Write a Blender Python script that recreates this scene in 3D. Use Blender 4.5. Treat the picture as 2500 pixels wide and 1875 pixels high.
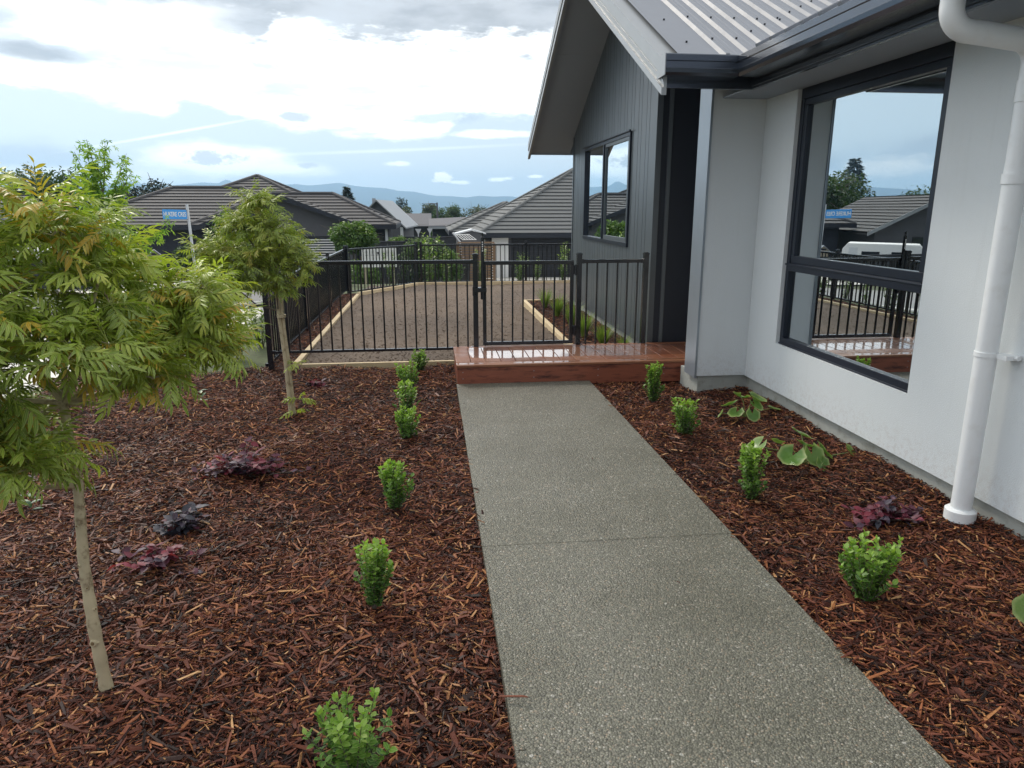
import bpy, bmesh, math, random
import numpy as np
from mathutils import Vector, Matrix
R = math.radians
random.seed(7); rng = np.random.default_rng(11)
scene = bpy.context.scene
for o in list(bpy.data.objects): bpy.data.objects.remove(o)
COL = scene.collection

# ---------------------------------------------------------------- camera
YAW, PITCH, EYE = R(6.53), math.atan(429/1730), 1.55
cam = bpy.data.cameras.new("camera"); co = bpy.data.objects.new("camera", cam); COL.objects.link(co)
cam.sensor_width = 36; cam.lens = 1730/2500*36; cam.clip_end = 60000; cam.clip_start = 0.05
co.location = (0, 0, EYE); co.rotation_euler = (R(90)-PITCH, 0, -YAW)
scene.camera = co
scene.render.resolution_x = 1024; scene.render.resolution_y = 768
scene.view_settings.view_transform = 'Standard'; scene.view_settings.look = 'None'
scene.cycles.volume_bounces = 1 if hasattr(scene, 'cycles') else 0
scene.view_settings.gamma = 1; scene.view_settings.exposure = 0.58
try: scene.view_settings.use_curve_mapping = False
except Exception: pass

# ---------------------------------------------------------------- node helper
class NT:
    def __init__(s, tree): s.t = tree; s.n = tree.nodes; s.l = tree.links
    def new(s, ty, **kw):
        n = s.n.new(ty)
        for k, v in kw.items(): setattr(n, k, v)
        return n
    def put(s, sock, v):
        if v is None: return
        if hasattr(v, 'is_output') or isinstance(v, bpy.types.NodeSocket): s.l.new(v, sock)
        else: sock.default_value = v
    def m(s, op, a, b=None, c=None, clamp=False):
        n = s.new('ShaderNodeMath', operation=op); n.use_clamp = clamp
        s.put(n.inputs[0], a); s.put(n.inputs[1], b); s.put(n.inputs[2], c)
        return n.outputs[0]
    def mix(s, f, a, b, mode='MIX'):
        n = s.new('ShaderNodeMix', data_type='RGBA', blend_type=mode)
        s.put(n.inputs[0], f); s.put(n.inputs[6], rgba(a)); s.put(n.inputs[7], rgba(b))
        return n.outputs[2]
    def ss(s, v, lo, hi, a=0.0, b=1.0):
        n = s.new('ShaderNodeMapRange', interpolation_type='SMOOTHSTEP')
        s.put(n.inputs[0], v); n.inputs[1].default_value = lo; n.inputs[2].default_value = hi
        n.inputs[3].default_value = a; n.inputs[4].default_value = b
        return n.outputs[0]
    def noise(s, vec, scale, detail=3, rough=.55, dist=0):
        n = s.new('ShaderNodeTexNoise'); s.put(n.inputs['Vector'], vec)
        n.inputs['Scale'].default_value = scale; n.inputs['Detail'].default_value = detail
        n.inputs['Roughness'].default_value = rough; n.inputs['Distortion'].default_value = dist
        return n.outputs['Fac']
    def vor(s, vec, scale, feat='F1', out='Distance'):
        n = s.new('ShaderNodeTexVoronoi', feature=feat); s.put(n.inputs['Vector'], vec)
        n.inputs['Scale'].default_value = scale
        return n.outputs[out]
    def mapv(s, vec, scale=(1,1,1), rot=(0,0,0), loc=(0,0,0)):
        n = s.new('ShaderNodeMapping'); s.put(n.inputs[0], vec)
        n.inputs['Scale'].default_value = scale; n.inputs['Rotation'].default_value = rot; n.inputs['Location'].default_value = loc
        return n.outputs[0]
    def ramp(s, f, stops, interp='LINEAR'):
        n = s.new('ShaderNodeValToRGB'); s.put(n.inputs[0], f); cr = n.color_ramp; cr.interpolation = interp
        while len(cr.elements) > 1: cr.elements.remove(cr.elements[-1])
        cr.elements[0].position = stops[0][0]; cr.elements[0].color = rgba(stops[0][1])
        for p, c in stops[1:]:
            e = cr.elements.new(p); e.color = rgba(c)
        return n.outputs[0]
    def bump(s, h, strength=.3, dist=.01, normal=None):
        n = s.new('ShaderNodeBump'); s.put(n.inputs['Height'], h)
        n.inputs['Strength'].default_value = strength; n.inputs['Distance'].default_value = dist
        if normal is not None: s.put(n.inputs['Normal'], normal)
        return n.outputs[0]
def rgba(c):
    if isinstance(c, (tuple, list)): return tuple(c) if len(c) == 4 else (c[0], c[1], c[2], 1)
    if isinstance(c, (int, float)): return (c, c, c, 1)
    return c

# ---------------------------------------------------------------- sky and sun
SUN_EL, SUN_AZ = 42, -28          # degrees; azimuth from +Y towards +X
w = bpy.data.worlds.new("World"); scene.world = w; w.use_nodes = True
T = NT(w.node_tree); T.n.clear()
def build_sky():
    out = T.new('ShaderNodeOutputWorld'); bg = T.new('ShaderNodeBackground')
    sky = T.new('ShaderNodeTexSky', sky_type='NISHITA'); sky.sun_disc = False
    sky.sun_elevation = R(SUN_EL); sky.sun_rotation = R(SUN_AZ); sky.air_density = 1.3; sky.dust_density = 2.0; sky.ozone_density = 2
    tc = T.new('ShaderNodeTexCoord'); d = tc.outputs['Generated']
    sep = T.new('ShaderNodeSeparateXYZ'); T.put(sep.inputs[0], d)
    x, y, z = sep.outputs
    # u, v: horizontal angle and height in "thousandths of a tangent", measured from the world's +Y axis
    az = T.m('ARCTAN2', x, y); el = T.m('ARCSINE', z)
    azd = T.m('MULTIPLY', az, 57.2958); eld = T.m('MULTIPLY', el, 57.2958)
    # planar cloud coordinates for perspective-true cloud layers
    zc = T.m('MAXIMUM', z, 0.02); zz = T.m('ADD', zc, .06)
    cv = T.new('ShaderNodeCombineXYZ'); T.put(cv.inputs[0], T.m('DIVIDE', x, zz)); T.put(cv.inputs[1], T.m('DIVIDE', y, zz)); cv.inputs[2].default_value = 0
    P = cv.outputs[0]
    n1 = T.noise(P, .55, 6, .55, .3); n2 = T.noise(T.mapv(P, loc=(7, 3, 1)), 1.6, 6, .6); n3 = T.noise(T.mapv(d, (1, 1, 3.2)), 9, 5, .6)
    n4 = T.noise(T.mapv(d, (1, 1, 2.5), loc=(3, 1, 4)), 22, 5, .6)
    sk = T.new('ShaderNodeVectorMath', operation='SCALE'); T.put(sk.inputs[0], sky.outputs[0]); sk.inputs[3].default_value = 0.085
    n5 = T.noise(T.mapv(d, (1, 1, 1.8), loc=(5, 2, 1)), 60, 5, .65)
    # pale, milky blue
    base = T.mix(.9, sk.outputs[0], T.mix(T.ss(eld, 0, 22), (.62, .69, .74), (.40, .52, .62)))
    wob = T.m('MULTIPLY', T.m('SUBTRACT', n3, .5), 1.0)
    # high deck with a wavy lower edge, its height depending on azimuth
    azn = T.m('DIVIDE', T.m('ADD', azd, 180), 360)
    def A(a): return (a+180)/360
    edge = T.ramp(azn, [(A(-180), 11/32), (A(-110), 12.5/32), (A(-60), 15/32), (A(-40), 11.5/32), (A(-32), 8.2/32), (A(-27.5), 7.4/32), (A(-22.5), 6.9/32), (A(-18), 6.15/32), (A(-17.2), 6.4/32), (A(-16.6), 7.7/32), (A(-15.9), 7.6/32), (A(-15), 6.35/32), (A(-12.5), 6.2/32), (A(-10.5), 5.55/32), (A(-5), 4.95/32), (A(-1.5), 5/32), (A(1.2), 5.3/32), (A(2.5), 6.7/32), (A(14), 6.9/32), (A(40), 8/32), (A(90), 12/32), (A(180), 11/32)])
    sc = T.new('ShaderNodeSeparateColor'); T.put(sc.inputs[0], edge)
    ed = T.m('MULTIPLY', sc.outputs[0], 32.0)          # degrees
    deck = T.ss(T.m('SUBTRACT', T.m('ADD', eld, T.m('ADD', T.m('MULTIPLY', wob, 1.6), T.m('MULTIPLY', T.m('SUBTRACT', n4, .5), 1.6))), ed), -.25, .6)
    # pale blue breaks inside the deck
    brk = T.m('MULTIPLY', T.ss(n2, .50, .66), T.ss(eld, 24, 13))
    deck = T.m('MULTIPLY', deck, T.m('SUBTRACT', 1, T.m('MULTIPLY', brk, .75)))
    white = T.mix(T.ss(n1, .3, .75), (1.15, 1.16, 1.16), (1.75, 1.75, 1.72))
    white = T.mix(T.m('MULTIPLY', T.ss(n3, .48, .72), .5), white, (.60, .63, .67))
    c = T.mix(deck, base, white)
    def blob(cx, cy, rx, ry, rot=0, amt=1.0, soft=.5, wobble=1.0, nz=None, lo=None):
        cx_, cy_ = cx, cy
        a = T.m('SUBTRACT', azd, cx_); b = T.m('SUBTRACT', eld, cy_)
        if rot:
            cr, sr = math.cos(R(rot)), math.sin(R(rot))
            a2 = T.m('ADD', T.m('MULTIPLY', a, cr), T.m('MULTIPLY', b, sr)); b2 = T.m('SUBTRACT', T.m('MULTIPLY', b, cr), T.m('MULTIPLY', a, sr)); a, b = a2, b2
        a = T.m('DIVIDE', a, rx); b = T.m('DIVIDE', b, ry)
        dd = T.m('SQRT', T.m('ADD', T.m('MULTIPLY', a, a), T.m('MULTIPLY', b, b)))
        dd = T.m('ADD', dd, T.m('MULTIPLY', T.m('SUBTRACT', nz or n3, .5), wobble*2.2))
        return T.m('MULTIPLY', T.ss(dd, 1+soft*.5, 1-soft), amt)
    # grey undersides high up
    top = T.m('MULTIPLY', T.ss(T.m('ADD', eld, T.m('MULTIPLY', wob, 7)), 11.3, 12.4), T.m('MULTIPLY', T.ss(azd, -20, -11), T.ss(azd, 60, 30)))
    c = T.mix(T.m('MULTIPLY', top, .9), c, T.mix(T.ss(n2, .35, .7), (.22, .235, .26), (.50, .52, .55)))
    hi = T.m('MULTIPLY', T.ss(eld, 21, 30), T.ss(n1, .40, .58))
    c = T.mix(T.m('MULTIPLY', hi, .7), c, (.50, .51, .53))
    for (cx, cy, rx, ry, rot, amt, soft, wb, colr) in SKY_BLOBS:
        c = T.mix(blob(cx, cy, rx, ry, rot, amt, soft, wb, n5 if rx < 1.7 else (n4 if rx < 3.5 else n3)), c, tuple(q*.68 if max(colr) < 1 else q*.95 for q in colr))
    # the cloud cover behind the viewer is heavier and darker
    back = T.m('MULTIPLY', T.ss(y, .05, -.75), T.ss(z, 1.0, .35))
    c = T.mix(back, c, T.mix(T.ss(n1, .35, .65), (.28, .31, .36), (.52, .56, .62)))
    below = T.ss(z, 0, -.03)
    c = T.mix(below, c, (.22, .24, .22))
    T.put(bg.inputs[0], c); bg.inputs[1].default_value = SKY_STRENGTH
    T.l.new(bg.outputs[0], out.inputs[0])
SKY_STRENGTH = 1.0
G1, G2, W1, CR = (.42, .44, .48), (.62, .64, .68), (1.5, 1.5, 1.48), (1.15, 1.08, .98)
# azimuth, elevation, half width, half height (degrees), tilt, amount, softness, wobble, colour
SKY_BLOBS = [
    (-25.5, 9.5, 4.2, .75, 0, .9, .7, 1.0, (.44, .46, .50)), (-23.5, 8.2, 3.5, .55, -22, .35, .9, .7, (.85, .82, .78)), (-28, 11.3, 3.0, .7, 0, .6, .8, 1, (.60, .62, .66)),
    (-23.5, 14.0, 9, 1.15, 0, .85, .7, 1, (.40, .42, .46)), (-18.0, 9.9, 3.4, .9, 0, .45, .9, .8, (.95, .98, .99)),
    (-13.6, 8.1, 4.2, .75, 0, .6, .9, .8, (.88, .95, .99)),
    (-11.4, 9.75, 1.6, .28, -5, .7, .7, 1.2, (.62, .65, .70)), (-4.6, 9.55, 1.1, .27, 0, .55, .7, 1.0, (.66, .69, .74)), (-9.6, 6.5, 1.5, .42, -3, .8, .5, .6, (.56, .62, .70)),
    (1.2, 6.6, 3.2, .5, 3, .8, .6, 1.1, (.68, .79, .89)), (4.6, 5.5, 3.0, .32, 0, .9, .6, .9, W1),
    (-26, 3.1, 7.0, 1.1, 0, .85, .7, .9, (.60, .66, .75)), (-25, 2.2, 8, .5, 0, .7, .8, .7, (1.2, 1.1, .98)),
    (-15.5, 3.4, 5.2, 1.1, 0, .95, .5, .9, (1.25, 1.22, 1.16)), (-15.6, 3.5, 1.6, .45, 0, .75, .6, 2.0, (.62, .64, .68)), (-11.5, 2.6, 2.2, .25, 0, .5, .6, .6, (.66, .68, .72)),
    (-10.2, 2.8, 3.6, .6, 0, .9, .6, .9, (1.25, 1.22, 1.16)), (-9.0, 3.1, .6, .2, 0, .7, .6, 1.5, (.66, .68, .72)),
    (1.1, 2.35, .75, .40, 0, 1, .3, 1.1, (1.35, 1.3, 1.22)), (2.4, 1.95, .8, .16, 0, .8, .5, 1.0, W1), (5.6, 2.2, 1.0, .2, 5, .9, .5, 1.1, W1), (8.3, 2.4, .6, .14, 0, .9, .5, .7, W1), (-2.2, 3.3, 1.0, .2, 0, .6, .6, .7, W1),
    (-18.0, 5.05, 6.0, .10, 12.3, .42, .9, .12, W1), (-2.7, 4.25, 10.5, .14, 2.9, .25, 1.0, .2, W1),
    (-40, 4.0, 9, 1.6, 0, .8, .6, .9, (.66, .70, .78)), (-34, 2.8, 3, .7, 0, .8, .6, .9, (1.2, 1.12, 1.0)), (-55, 5.5, 12, 2.4, 0, .8, .6, .9, (.62, .66, .74)), (-39, 10.8, 1.4, .5, 0, .8, .6, .9, (1.2, 1.12, 1.0)),
]
build_sky()
sun = bpy.data.lights.new("sun", 'SUN'); so = bpy.data.objects.new("sun", sun); COL.objects.link(so)
sun.energy = 1.5; sun.angle = R(14); sun.color = (1, .92, .80)
dv = Vector((math.sin(R(SUN_AZ))*math.cos(R(SUN_EL)), math.cos(R(SUN_AZ))*math.cos(R(SUN_EL)), math.sin(R(SUN_EL))))
so.rotation_euler = dv.to_track_quat('Z', 'Y').to_euler(); so.location = (0, 0, 30)

# ---------------------------------------------------------------- mesh helpers
def tag(o, label=None, cat=None, group=None, kind=None):
    if label: o['label'] = label
    if cat: o['category'] = cat
    if group: o['group'] = group
    if kind: o['kind'] = kind
    return o
def empty(name, loc=(0, 0, 0), rz=0, label=None, cat=None, group=None):
    o = bpy.data.objects.new(name, None); COL.objects.link(o); o.location = loc; o.rotation_euler = (0, 0, rz)
    o.empty_display_size = .2
    return tag(o, label, cat, group)
def link(name, me, parent=None, loc=None):
    o = bpy.data.objects.new(name, me); COL.objects.link(o)
    if parent is not None: o.parent = parent
    if loc is not None: o.location = loc
    return o
def dup(o, parent=None):
    c = o.copy(); COL.objects.link(c); c.parent = parent
    for ch in list(o.children): dup(ch, c)
    return c
class MB:
    def __init__(s): s.v = []; s.f = []; s.fm = []; s.m = 0
    def add(s, vs, fs, M=None):
        b = len(s.v)
        for p in vs:
            p = Vector(p)
            s.v.append(tuple(M @ p) if M is not None else tuple(p))
        for f in fs: s.f.append([i+b for i in f]); s.fm.append(s.m)
    def box(s, x0, x1, y0, y1, z0, z1, M=None):
        s.add([(x0,y0,z0),(x1,y0,z0),(x1,y1,z0),(x0,y1,z0),(x0,y0,z1),(x1,y0,z1),(x1,y1,z1),(x0,y1,z1)],
              [(0,3,2,1),(4,5,6,7),(0,1,5,4),(1,2,6,5),(2,3,7,6),(3,0,4,7)], M)
    def prism(s, poly, h, axis='z', o=0.0):
        # poly in 2D, extruded from o to o+h along axis
        n = len(poly)
        def P(a, b, c): return {'z': (a, b, c), 'x': (c, a, b), 'y': (a, c, b)}[axis]
        vs = [P(a, b, o) for a, b in poly]+[P(a, b, o+h) for a, b in poly]
        s.add(vs, [list(range(n)), list(range(n, 2*n))]+[[i, (i+1) % n, n+(i+1) % n, n+i] for i in range(n)])
    def tube(s, pts, rad, n=10, cap=True):
        pts = [Vector(p) for p in pts]
        if not hasattr(rad, '__len__'): rad = [rad]*len(pts)
        rings = []; up = None
        for i, p in enumerate(pts):
            t = (pts[min(i+1, len(pts)-1)]-pts[max(i-1, 0)]).normalized()
            if up is None: up = Vector((1, 0, 0)) if abs(t.x) < .9 else Vector((0, 1, 0))
            a = (up - t*up.dot(t)).normalized(); b = t.cross(a); up = a
            rings.append([p+(a*math.cos(2*math.pi*k/n)+b*math.sin(2*math.pi*k/n))*rad[i] for k in range(n)])
        vs = [q for r in rings for q in r]; fs = []
        for i in range(len(rings)-1):
            for k in range(n): fs.append((i*n+k, i*n+(k+1) % n, (i+1)*n+(k+1) % n, (i+1)*n+k))
        if cap: fs.append(list(range(n))[::-1]); fs.append([(len(rings)-1)*n+k for k in range(n)])
        s.add(vs, fs)
    def build(s, name, mats, parent=None, smooth=False, bevel=0, loc=None, fixn=True):
        me = bpy.data.meshes.new(name); me.from_pydata(s.v, [], s.f)
        if not isinstance(mats, (list, tuple)): mats = [mats]
        for m in mats: me.materials.append(m)
        if len(mats) > 1: me.polygons.foreach_set('material_index', s.fm)
        if fixn:
            bm = bmesh.new(); bm.from_mesh(me); bmesh.ops.recalc_face_normals(bm, faces=bm.faces); bm.to_mesh(me); bm.free()
        if smooth:
            me.polygons.foreach_set('use_smooth', [True]*len(me.polygons))
            try: me.set_sharp_from_angle(angle=R(40))
            except Exception: pass
        me.update()
        o = link(name, me, parent, loc)
        if bevel:
            b = o.modifiers.new('bevel', 'BEVEL'); b.width = bevel; b.segments = 2; b.limit_method = 'ANGLE'; b.angle_limit = R(40)
        return o
def big_mesh(name, V, F, mat, attrs=None, smooth=True, parent=None, uv=None):
    """V (n,3), F (m,4) quads via numpy; attrs: dict name -> per-vertex float."""
    me = bpy.data.meshes.new(name); n, m = len(V), len(F); k = F.shape[1]
    me.vertices.add(n); me.vertices.foreach_set('co', V.astype(np.float32).ravel())
    me.loops.add(m*k); me.loops.foreach_set('vertex_index', F.astype(np.int32).ravel())
    me.polygons.add(m); me.polygons.foreach_set('loop_start', np.arange(0, m*k, k, dtype=np.int32))
    try: me.polygons.foreach_set('loop_total', np.full(m, k, dtype=np.int32))
    except Exception: pass
    me.polygons.foreach_set('use_smooth', np.full(m, smooth, dtype=bool))
    for a, arr in (attrs or {}).items():
        at = me.attributes.new(a, 'FLOAT', 'POINT'); at.data.foreach_set('value', arr.astype(np.float32))
    if isinstance(mat, (list, tuple)):
        for q in mat: me.materials.append(q)
    else: me.materials.append(mat)
    me.update(calc_edges=True); me.validate()
    return link(name, me, parent)

# ---------------------------------------------------------------- materials
def mat(name, color=(.5, .5, .5), rough=.6, metal=0, var=.0, vscale=3, bump=0, bscale=60, bdist=.004, coords='Object', spec=None, coat=0, detail=4, dirt=None):
    m = bpy.data.materials.new(name); m.use_nodes = True; t = NT(m.node_tree)
    b = m.node_tree.nodes['Principled BSDF']
    tc = t.new('ShaderNodeTexCoord').outputs['Object'] if coords == 'Object' else t.new('ShaderNodeNewGeometry').outputs['Position']
    n = t.noise(tc, vscale, detail)
    c = t.mix(n, tuple(max(0, q*(1-var)) for q in color), tuple(q*(1+var) for q in color)) if var else rgba(color)
    if dirt:
        c = t.mix(t.m('MULTIPLY', t.ss(t.noise(tc, dirt[0], 5, .65), .5, .72), dirt[1]), c, dirt[2])
    t.put(b.inputs['Base Color'], c)
    r2 = t.m('ADD', t.m('MULTIPLY', t.m('SUBTRACT', t.noise(tc, vscale*2.3, 4), .5), .25*rough), rough)
    t.put(b.inputs['Roughness'], r2); b.inputs['Metallic'].default_value = metal
    if spec is not None: b.inputs['Specular IOR Level'].default_value = spec
    if coat: b.inputs['Coat Weight'].default_value = coat; b.inputs['Coat Roughness'].default_value = .1
    if bump:
        t.put(b.inputs['Normal'], t.bump(t.noise(tc, bscale, 4, .6), bump, bdist))
    return m
def leafmat(name, stops, margin=None, trans=.25, rough=.42, midrib=True):
    m = bpy.data.materials.new(name); m.use_nodes = True; t = NT(m.node_tree)
    b = m.node_tree.nodes['Principled BSDF']; out = m.node_tree.nodes['Material Output']
    a = t.new('ShaderNodeAttribute', attribute_name='rand').outputs['Fac']
    c = t.ramp(a, stops)
    pos = t.new('ShaderNodeNewGeometry').outputs['Position']
    c = t.mix(t.noise(pos, 40, 3), c, t.mix(1, c, (.75, .8, .7), 'MULTIPLY'))
    if margin is not None:
        u = t.m('ABSOLUTE', t.new('ShaderNodeAttribute', attribute_name='across').outputs['Fac'])
        f = t.ss(u, .62, .95)
        if midrib: f = t.m('MAXIMUM', f, t.ss(u, .16, .02))
        c = t.mix(t.m('MULTIPLY', f, .75), c, margin)
    t.put(b.inputs['Base Color'], c); b.inputs['Roughness'].default_value = rough
    tr = t.new('ShaderNodeBsdfTranslucent'); t.put(tr.inputs[0], t.mix(1, c, (1.5, 1.7, .8), 'MULTIPLY'))
    mx = t.new('ShaderNodeMixShader'); mx.inputs[0].default_value = trans
    t.l.new(b.outputs[0], mx.inputs[1]); t.l.new(tr.outputs[0], mx.inputs[2]); t.l.new(mx.outputs[0], out.inputs[0])
    return m

M = {}
M['plaster'] = mat('plaster', (.665, .70, .715), .75, var=.02, vscale=1.1, bump=.6, bscale=170, bdist=.004, coords='W', dirt=(2.5, .05, (.50, .50, .47)))
M['footing'] = mat('footing_concrete', (.36, .37, .34), .85, var=.2, vscale=4, bump=.5, bscale=40, bdist=.006, coords='W', dirt=(9, .5, (.20, .19, .15)))
M['cladding'] = mat('dark_cladding', (.075, .090, .100), .38, var=.08, vscale=1, coords='W', spec=.7)
M['darkmetal'] = mat('dark_metal', (.013, .018, .030), .35, var=.15, vscale=5, coords='W', spec=.4)
M['blackpanel'] = mat('black_panel', (.012, .016, .026), .5, var=.1, vscale=2, coords='W')
M['gutter'] = mat('gutter_metal', (.085, .10, .125), .2, metal=.75, var=.06, vscale=2, coords='W', spec=.8)
M['roofmetal'] = mat('roof_metal', (.20, .215, .245), .55, metal=.0, var=.07, vscale=2, coords='W', spec=.6)
M['bargemetal'] = mat('barge_metal', (.33, .345, .355), .38, metal=.2, var=.06, vscale=3, coords='W')
M['columnmetal'] = mat('column_flashing', (.30, .34, .38), .32, metal=.4, var=.08, vscale=3, coords='W')
M['soffit'] = mat('soffit', (.30, .34, .385), .8, var=.03, vscale=2, coords='W')
M['pvc'] = mat('white_pvc', (.80, .82, .83), .32, var=.03, vscale=6, coords='W', dirt=(14, .18, (.55, .53, .48)))
M['black'] = mat('black_powdercoat', (.010, .012, .016), .22, var=.1, vscale=.6, coords='W', spec=.6)
M['white'] = mat('white_paint', (.78, .78, .76), .45, var=.05, vscale=3)
M['timber'] = mat('edging_timber', (.62, .48, .29), .7, var=.25, vscale=8, bump=.3, bscale=60, coords='W')
M['concrete'] = mat('pale_concrete', (.52, .50, .45), .45, var=.12, vscale=1.2, bump=.15, bscale=60, coords='W')
M['asphalt'] = mat('asphalt', (.12, .12, .125), .55, var=.15, vscale=2, bump=.3, bscale=120, coords='W')
M['housedark'] = mat('dark_brick', (.022, .026, .038), .7, var=.2, vscale=6, coords='W')
M['housegrey'] = mat('grey_wall', (.09, .09, .10), .7, var=.15, vscale=3, coords='W')
M['greyfence'] = mat('grey_fence', (.028, .030, .036), .8, var=.25, vscale=6, coords='W')
M['slat'] = mat('brown_slats', (.20, .125, .07), .7, var=.35, vscale=9, coords='W')
M['lightroof'] = mat('light_roof', (.27, .285, .30), .5, var=.1, vscale=2, coords='W')
M['bark'] = mat('pale_bark', (.46, .39, .25), .75, var=.25, vscale=14, bump=.5, bscale=50, coords='W', dirt=(20, .95, (.13, .085, .04)))
M['barkdark'] = mat('grey_bark', (.13, .11, .085), .85, var=.3, vscale=20, bump=.5, bscale=60, coords='W')
M['signblue'] = mat('sign_blue', (.05, .30, .72), .4, var=.05, vscale=10)
M['signpole'] = mat('sign_pole', (.62, .64, .66), .45, var=.1, vscale=8)
M['galv'] = mat('galvanised_steel', (.35, .37, .39), .45, metal=.5, var=.1, vscale=8)
M['birch'] = mat('weathered_wood', (.40, .34, .25), .8, var=.25, vscale=20)
M['interior'] = mat('interior_wall', (.30, .30, .29), .9, var=.03)

def m_splash(m):
    t = NT(m.node_tree); b = m.node_tree.nodes['Principled BSDF']; src = b.inputs['Base Color'].links[0].from_socket
    pos = t.new('ShaderNodeNewGeometry').outputs['Position']; s = t.new('ShaderNodeSeparateXYZ'); t.put(s.inputs[0], pos)
    k = t.m('MULTIPLY', t.ss(s.outputs[2], .42, .14), t.ss(t.noise(pos, 38, 4, .7), .46, .62))
    st = t.m('MULTIPLY', t.ss(t.noise(t.mapv(pos, (7, 7, .5)), 3, 4), .55, .75), .05)
    c = t.mix(t.m('MULTIPLY', k, .16), src, (.30, .20, .14)); c = t.mix(st, c, (.36, .36, .33)); t.put(b.inputs['Base Color'], c)
m_splash(M['plaster'])
def m_tile(name, c):
    m = bpy.data.materials.new(name); m.use_nodes = True; t = NT(m.node_tree); b = m.node_tree.nodes['Principled BSDF']
    pos = t.new('ShaderNodeNewGeometry').outputs['Position']
    n = t.noise(pos, 7, 5, .7); n2 = t.noise(pos, .5, 3)
    cc = t.mix(n, tuple(q*.72 for q in c), tuple(q*1.3 for q in c)); cc = t.mix(t.m('MULTIPLY', n2, .3), cc, tuple(q*.8 for q in c))
    t.put(b.inputs['Base Color'], cc); b.inputs['Roughness'].default_value = .8
    t.put(b.inputs['Normal'], t.bump(t.noise(pos, 30, 3), .4, .02))
    return m
M['tilebrown'] = m_tile('brown_roof_tile', (.088, .085, .086)); M['tilegrey'] = m_tile('grey_roof_tile', (.125, .130, .130))

def m_glass(name='window_glass', ior=1.9, add=.58, tint=(.72, .80, .80)):
    m = bpy.data.materials.new(name); m.use_nodes = True; t = NT(m.node_tree); t.n.clear()
    out = t.new('ShaderNodeOutputMaterial'); g = t.new('ShaderNodeBsdfGlossy'); g.inputs['Roughness'].default_value = .004
    tr = t.new('ShaderNodeBsdfTransparent'); tr.inputs[0].default_value = rgba(tint)
    fr = t.new('ShaderNodeFresnel'); fr.inputs[0].default_value = ior
    mx = t.new('ShaderNodeMixShader'); t.put(mx.inputs[0], t.m('ADD', fr.outputs[0], add, clamp=True))
    g.inputs['Color'].default_value = (.86, .93, .96, 1)
    t.l.new(tr.outputs[0], mx.inputs[1]); t.l.new(g.outputs[0], mx.inputs[2]); t.l.new(mx.outputs[0], out.inputs[0])
    return m
M['glass'] = m_glass()
M['darkglass'] = mat('dark_glass', (.02, .025, .03), .08, spec=.8)

def m_path():
    m = bpy.data.materials.new('exposed_aggregate'); m.use_nodes = True; t = NT(m.node_tree); b = m.node_tree.nodes['Principled BSDF']
    pos = t.new('ShaderNodeNewGeometry').outputs['Position']
    wp = t.mapv(pos, (1, 1, 1), (0, 0, .4))
    v = t.new('ShaderNodeTexVoronoi', feature='F1'); t.put(v.inputs['Vector'], wp); v.inputs['Scale'].default_value = 150
    v2 = t.new('ShaderNodeTexVoronoi', feature='F1'); t.put(v2.inputs['Vector'], wp); v2.inputs['Scale'].default_value = 55
    sc = t.new('ShaderNodeSeparateColor'); t.put(sc.inputs[0], v.outputs['Color'])
    c = t.ramp(sc.outputs[0], [(0, (.075, .074, .058)), (.35, (.135, .133, .103)), (.65, (.19, .187, .145)), (.88, (.235, .228, .178)), (.955, (.30, .23, .16)), (.982, (.42, .40, .35))])
    sc2 = t.new('ShaderNodeSeparateColor'); t.put(sc2.inputs[0], v2.outputs['Color'])
    big = t.m('MULTIPLY', t.ss(v2.outputs['Distance'], .42, .32), t.m('GREATER_THAN', sc2.outputs[1], .95))
    cb = t.ramp(sc2.outputs[0], [(0, (.10, .10, .09)), (.5, (.30, .25, .19)), (.8, (.42, .40, .36)), (.97, (.50, .50, .46))])
    c = t.mix(big, c, cb)
    gap = t.ss(v.outputs['Distance'], .35, .65)
    c = t.mix(t.m('MULTIPLY', gap, .6), c, (.085, .082, .066))
    stain = t.noise(pos, 1.3, 5, .6)
    c = t.mix(t.ss(stain, .35, .7, 0, .7), c, t.mix(1, c, (.62, .61, .54), 'MULTIPLY'))
    t.put(b.inputs['Base Color'], c)
    t.put(b.inputs['Roughness'], t.ss(t.noise(pos, .9, 3), .3, .7, .42, .62))
    h = t.m('SUBTRACT', 1, v.outputs['Distance'])
    t.put(b.inputs['Normal'], t.bump(h, .75, .006))
    return m
M['path'] = m_path()
def m_soil(name, c1, c2, c3, scale=1):
    m = bpy.data.materials.new(name); m.use_nodes = True; t = NT(m.node_tree); b = m.node_tree.nodes['Principled BSDF']
    pos = t.new('ShaderNodeNewGeometry').outputs['Position']
    a = t.noise(pos, .55*scale, 4, .6); f = t.noise(pos, 70*scale, 5, .75); v = t.vor(pos, 90*scale)
    c = t.mix(t.ss(a, .38, .62), c1, c2); c = t.mix(t.ss(f, .35, .75, 0, .6), c, c3)
    t.put(b.inputs['Base Color'], c); b.inputs['Roughness'].default_value = .85
    h = t.m('ADD', t.m('MULTIPLY', f, .7), t.m('MULTIPLY', v, -.5))
    t.put(b.inputs['Normal'], t.bump(h, .8, .012))
    return m
M['soil'] = m_soil('bare_soil', (.110, .078, .055), (.160, .114, .079), (.07, .048, .035))
M['mulchbase'] = m_soil('mulch_base', (.030, .012, .008), (.055, .020, .012), (.014, .007, .005))
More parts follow.
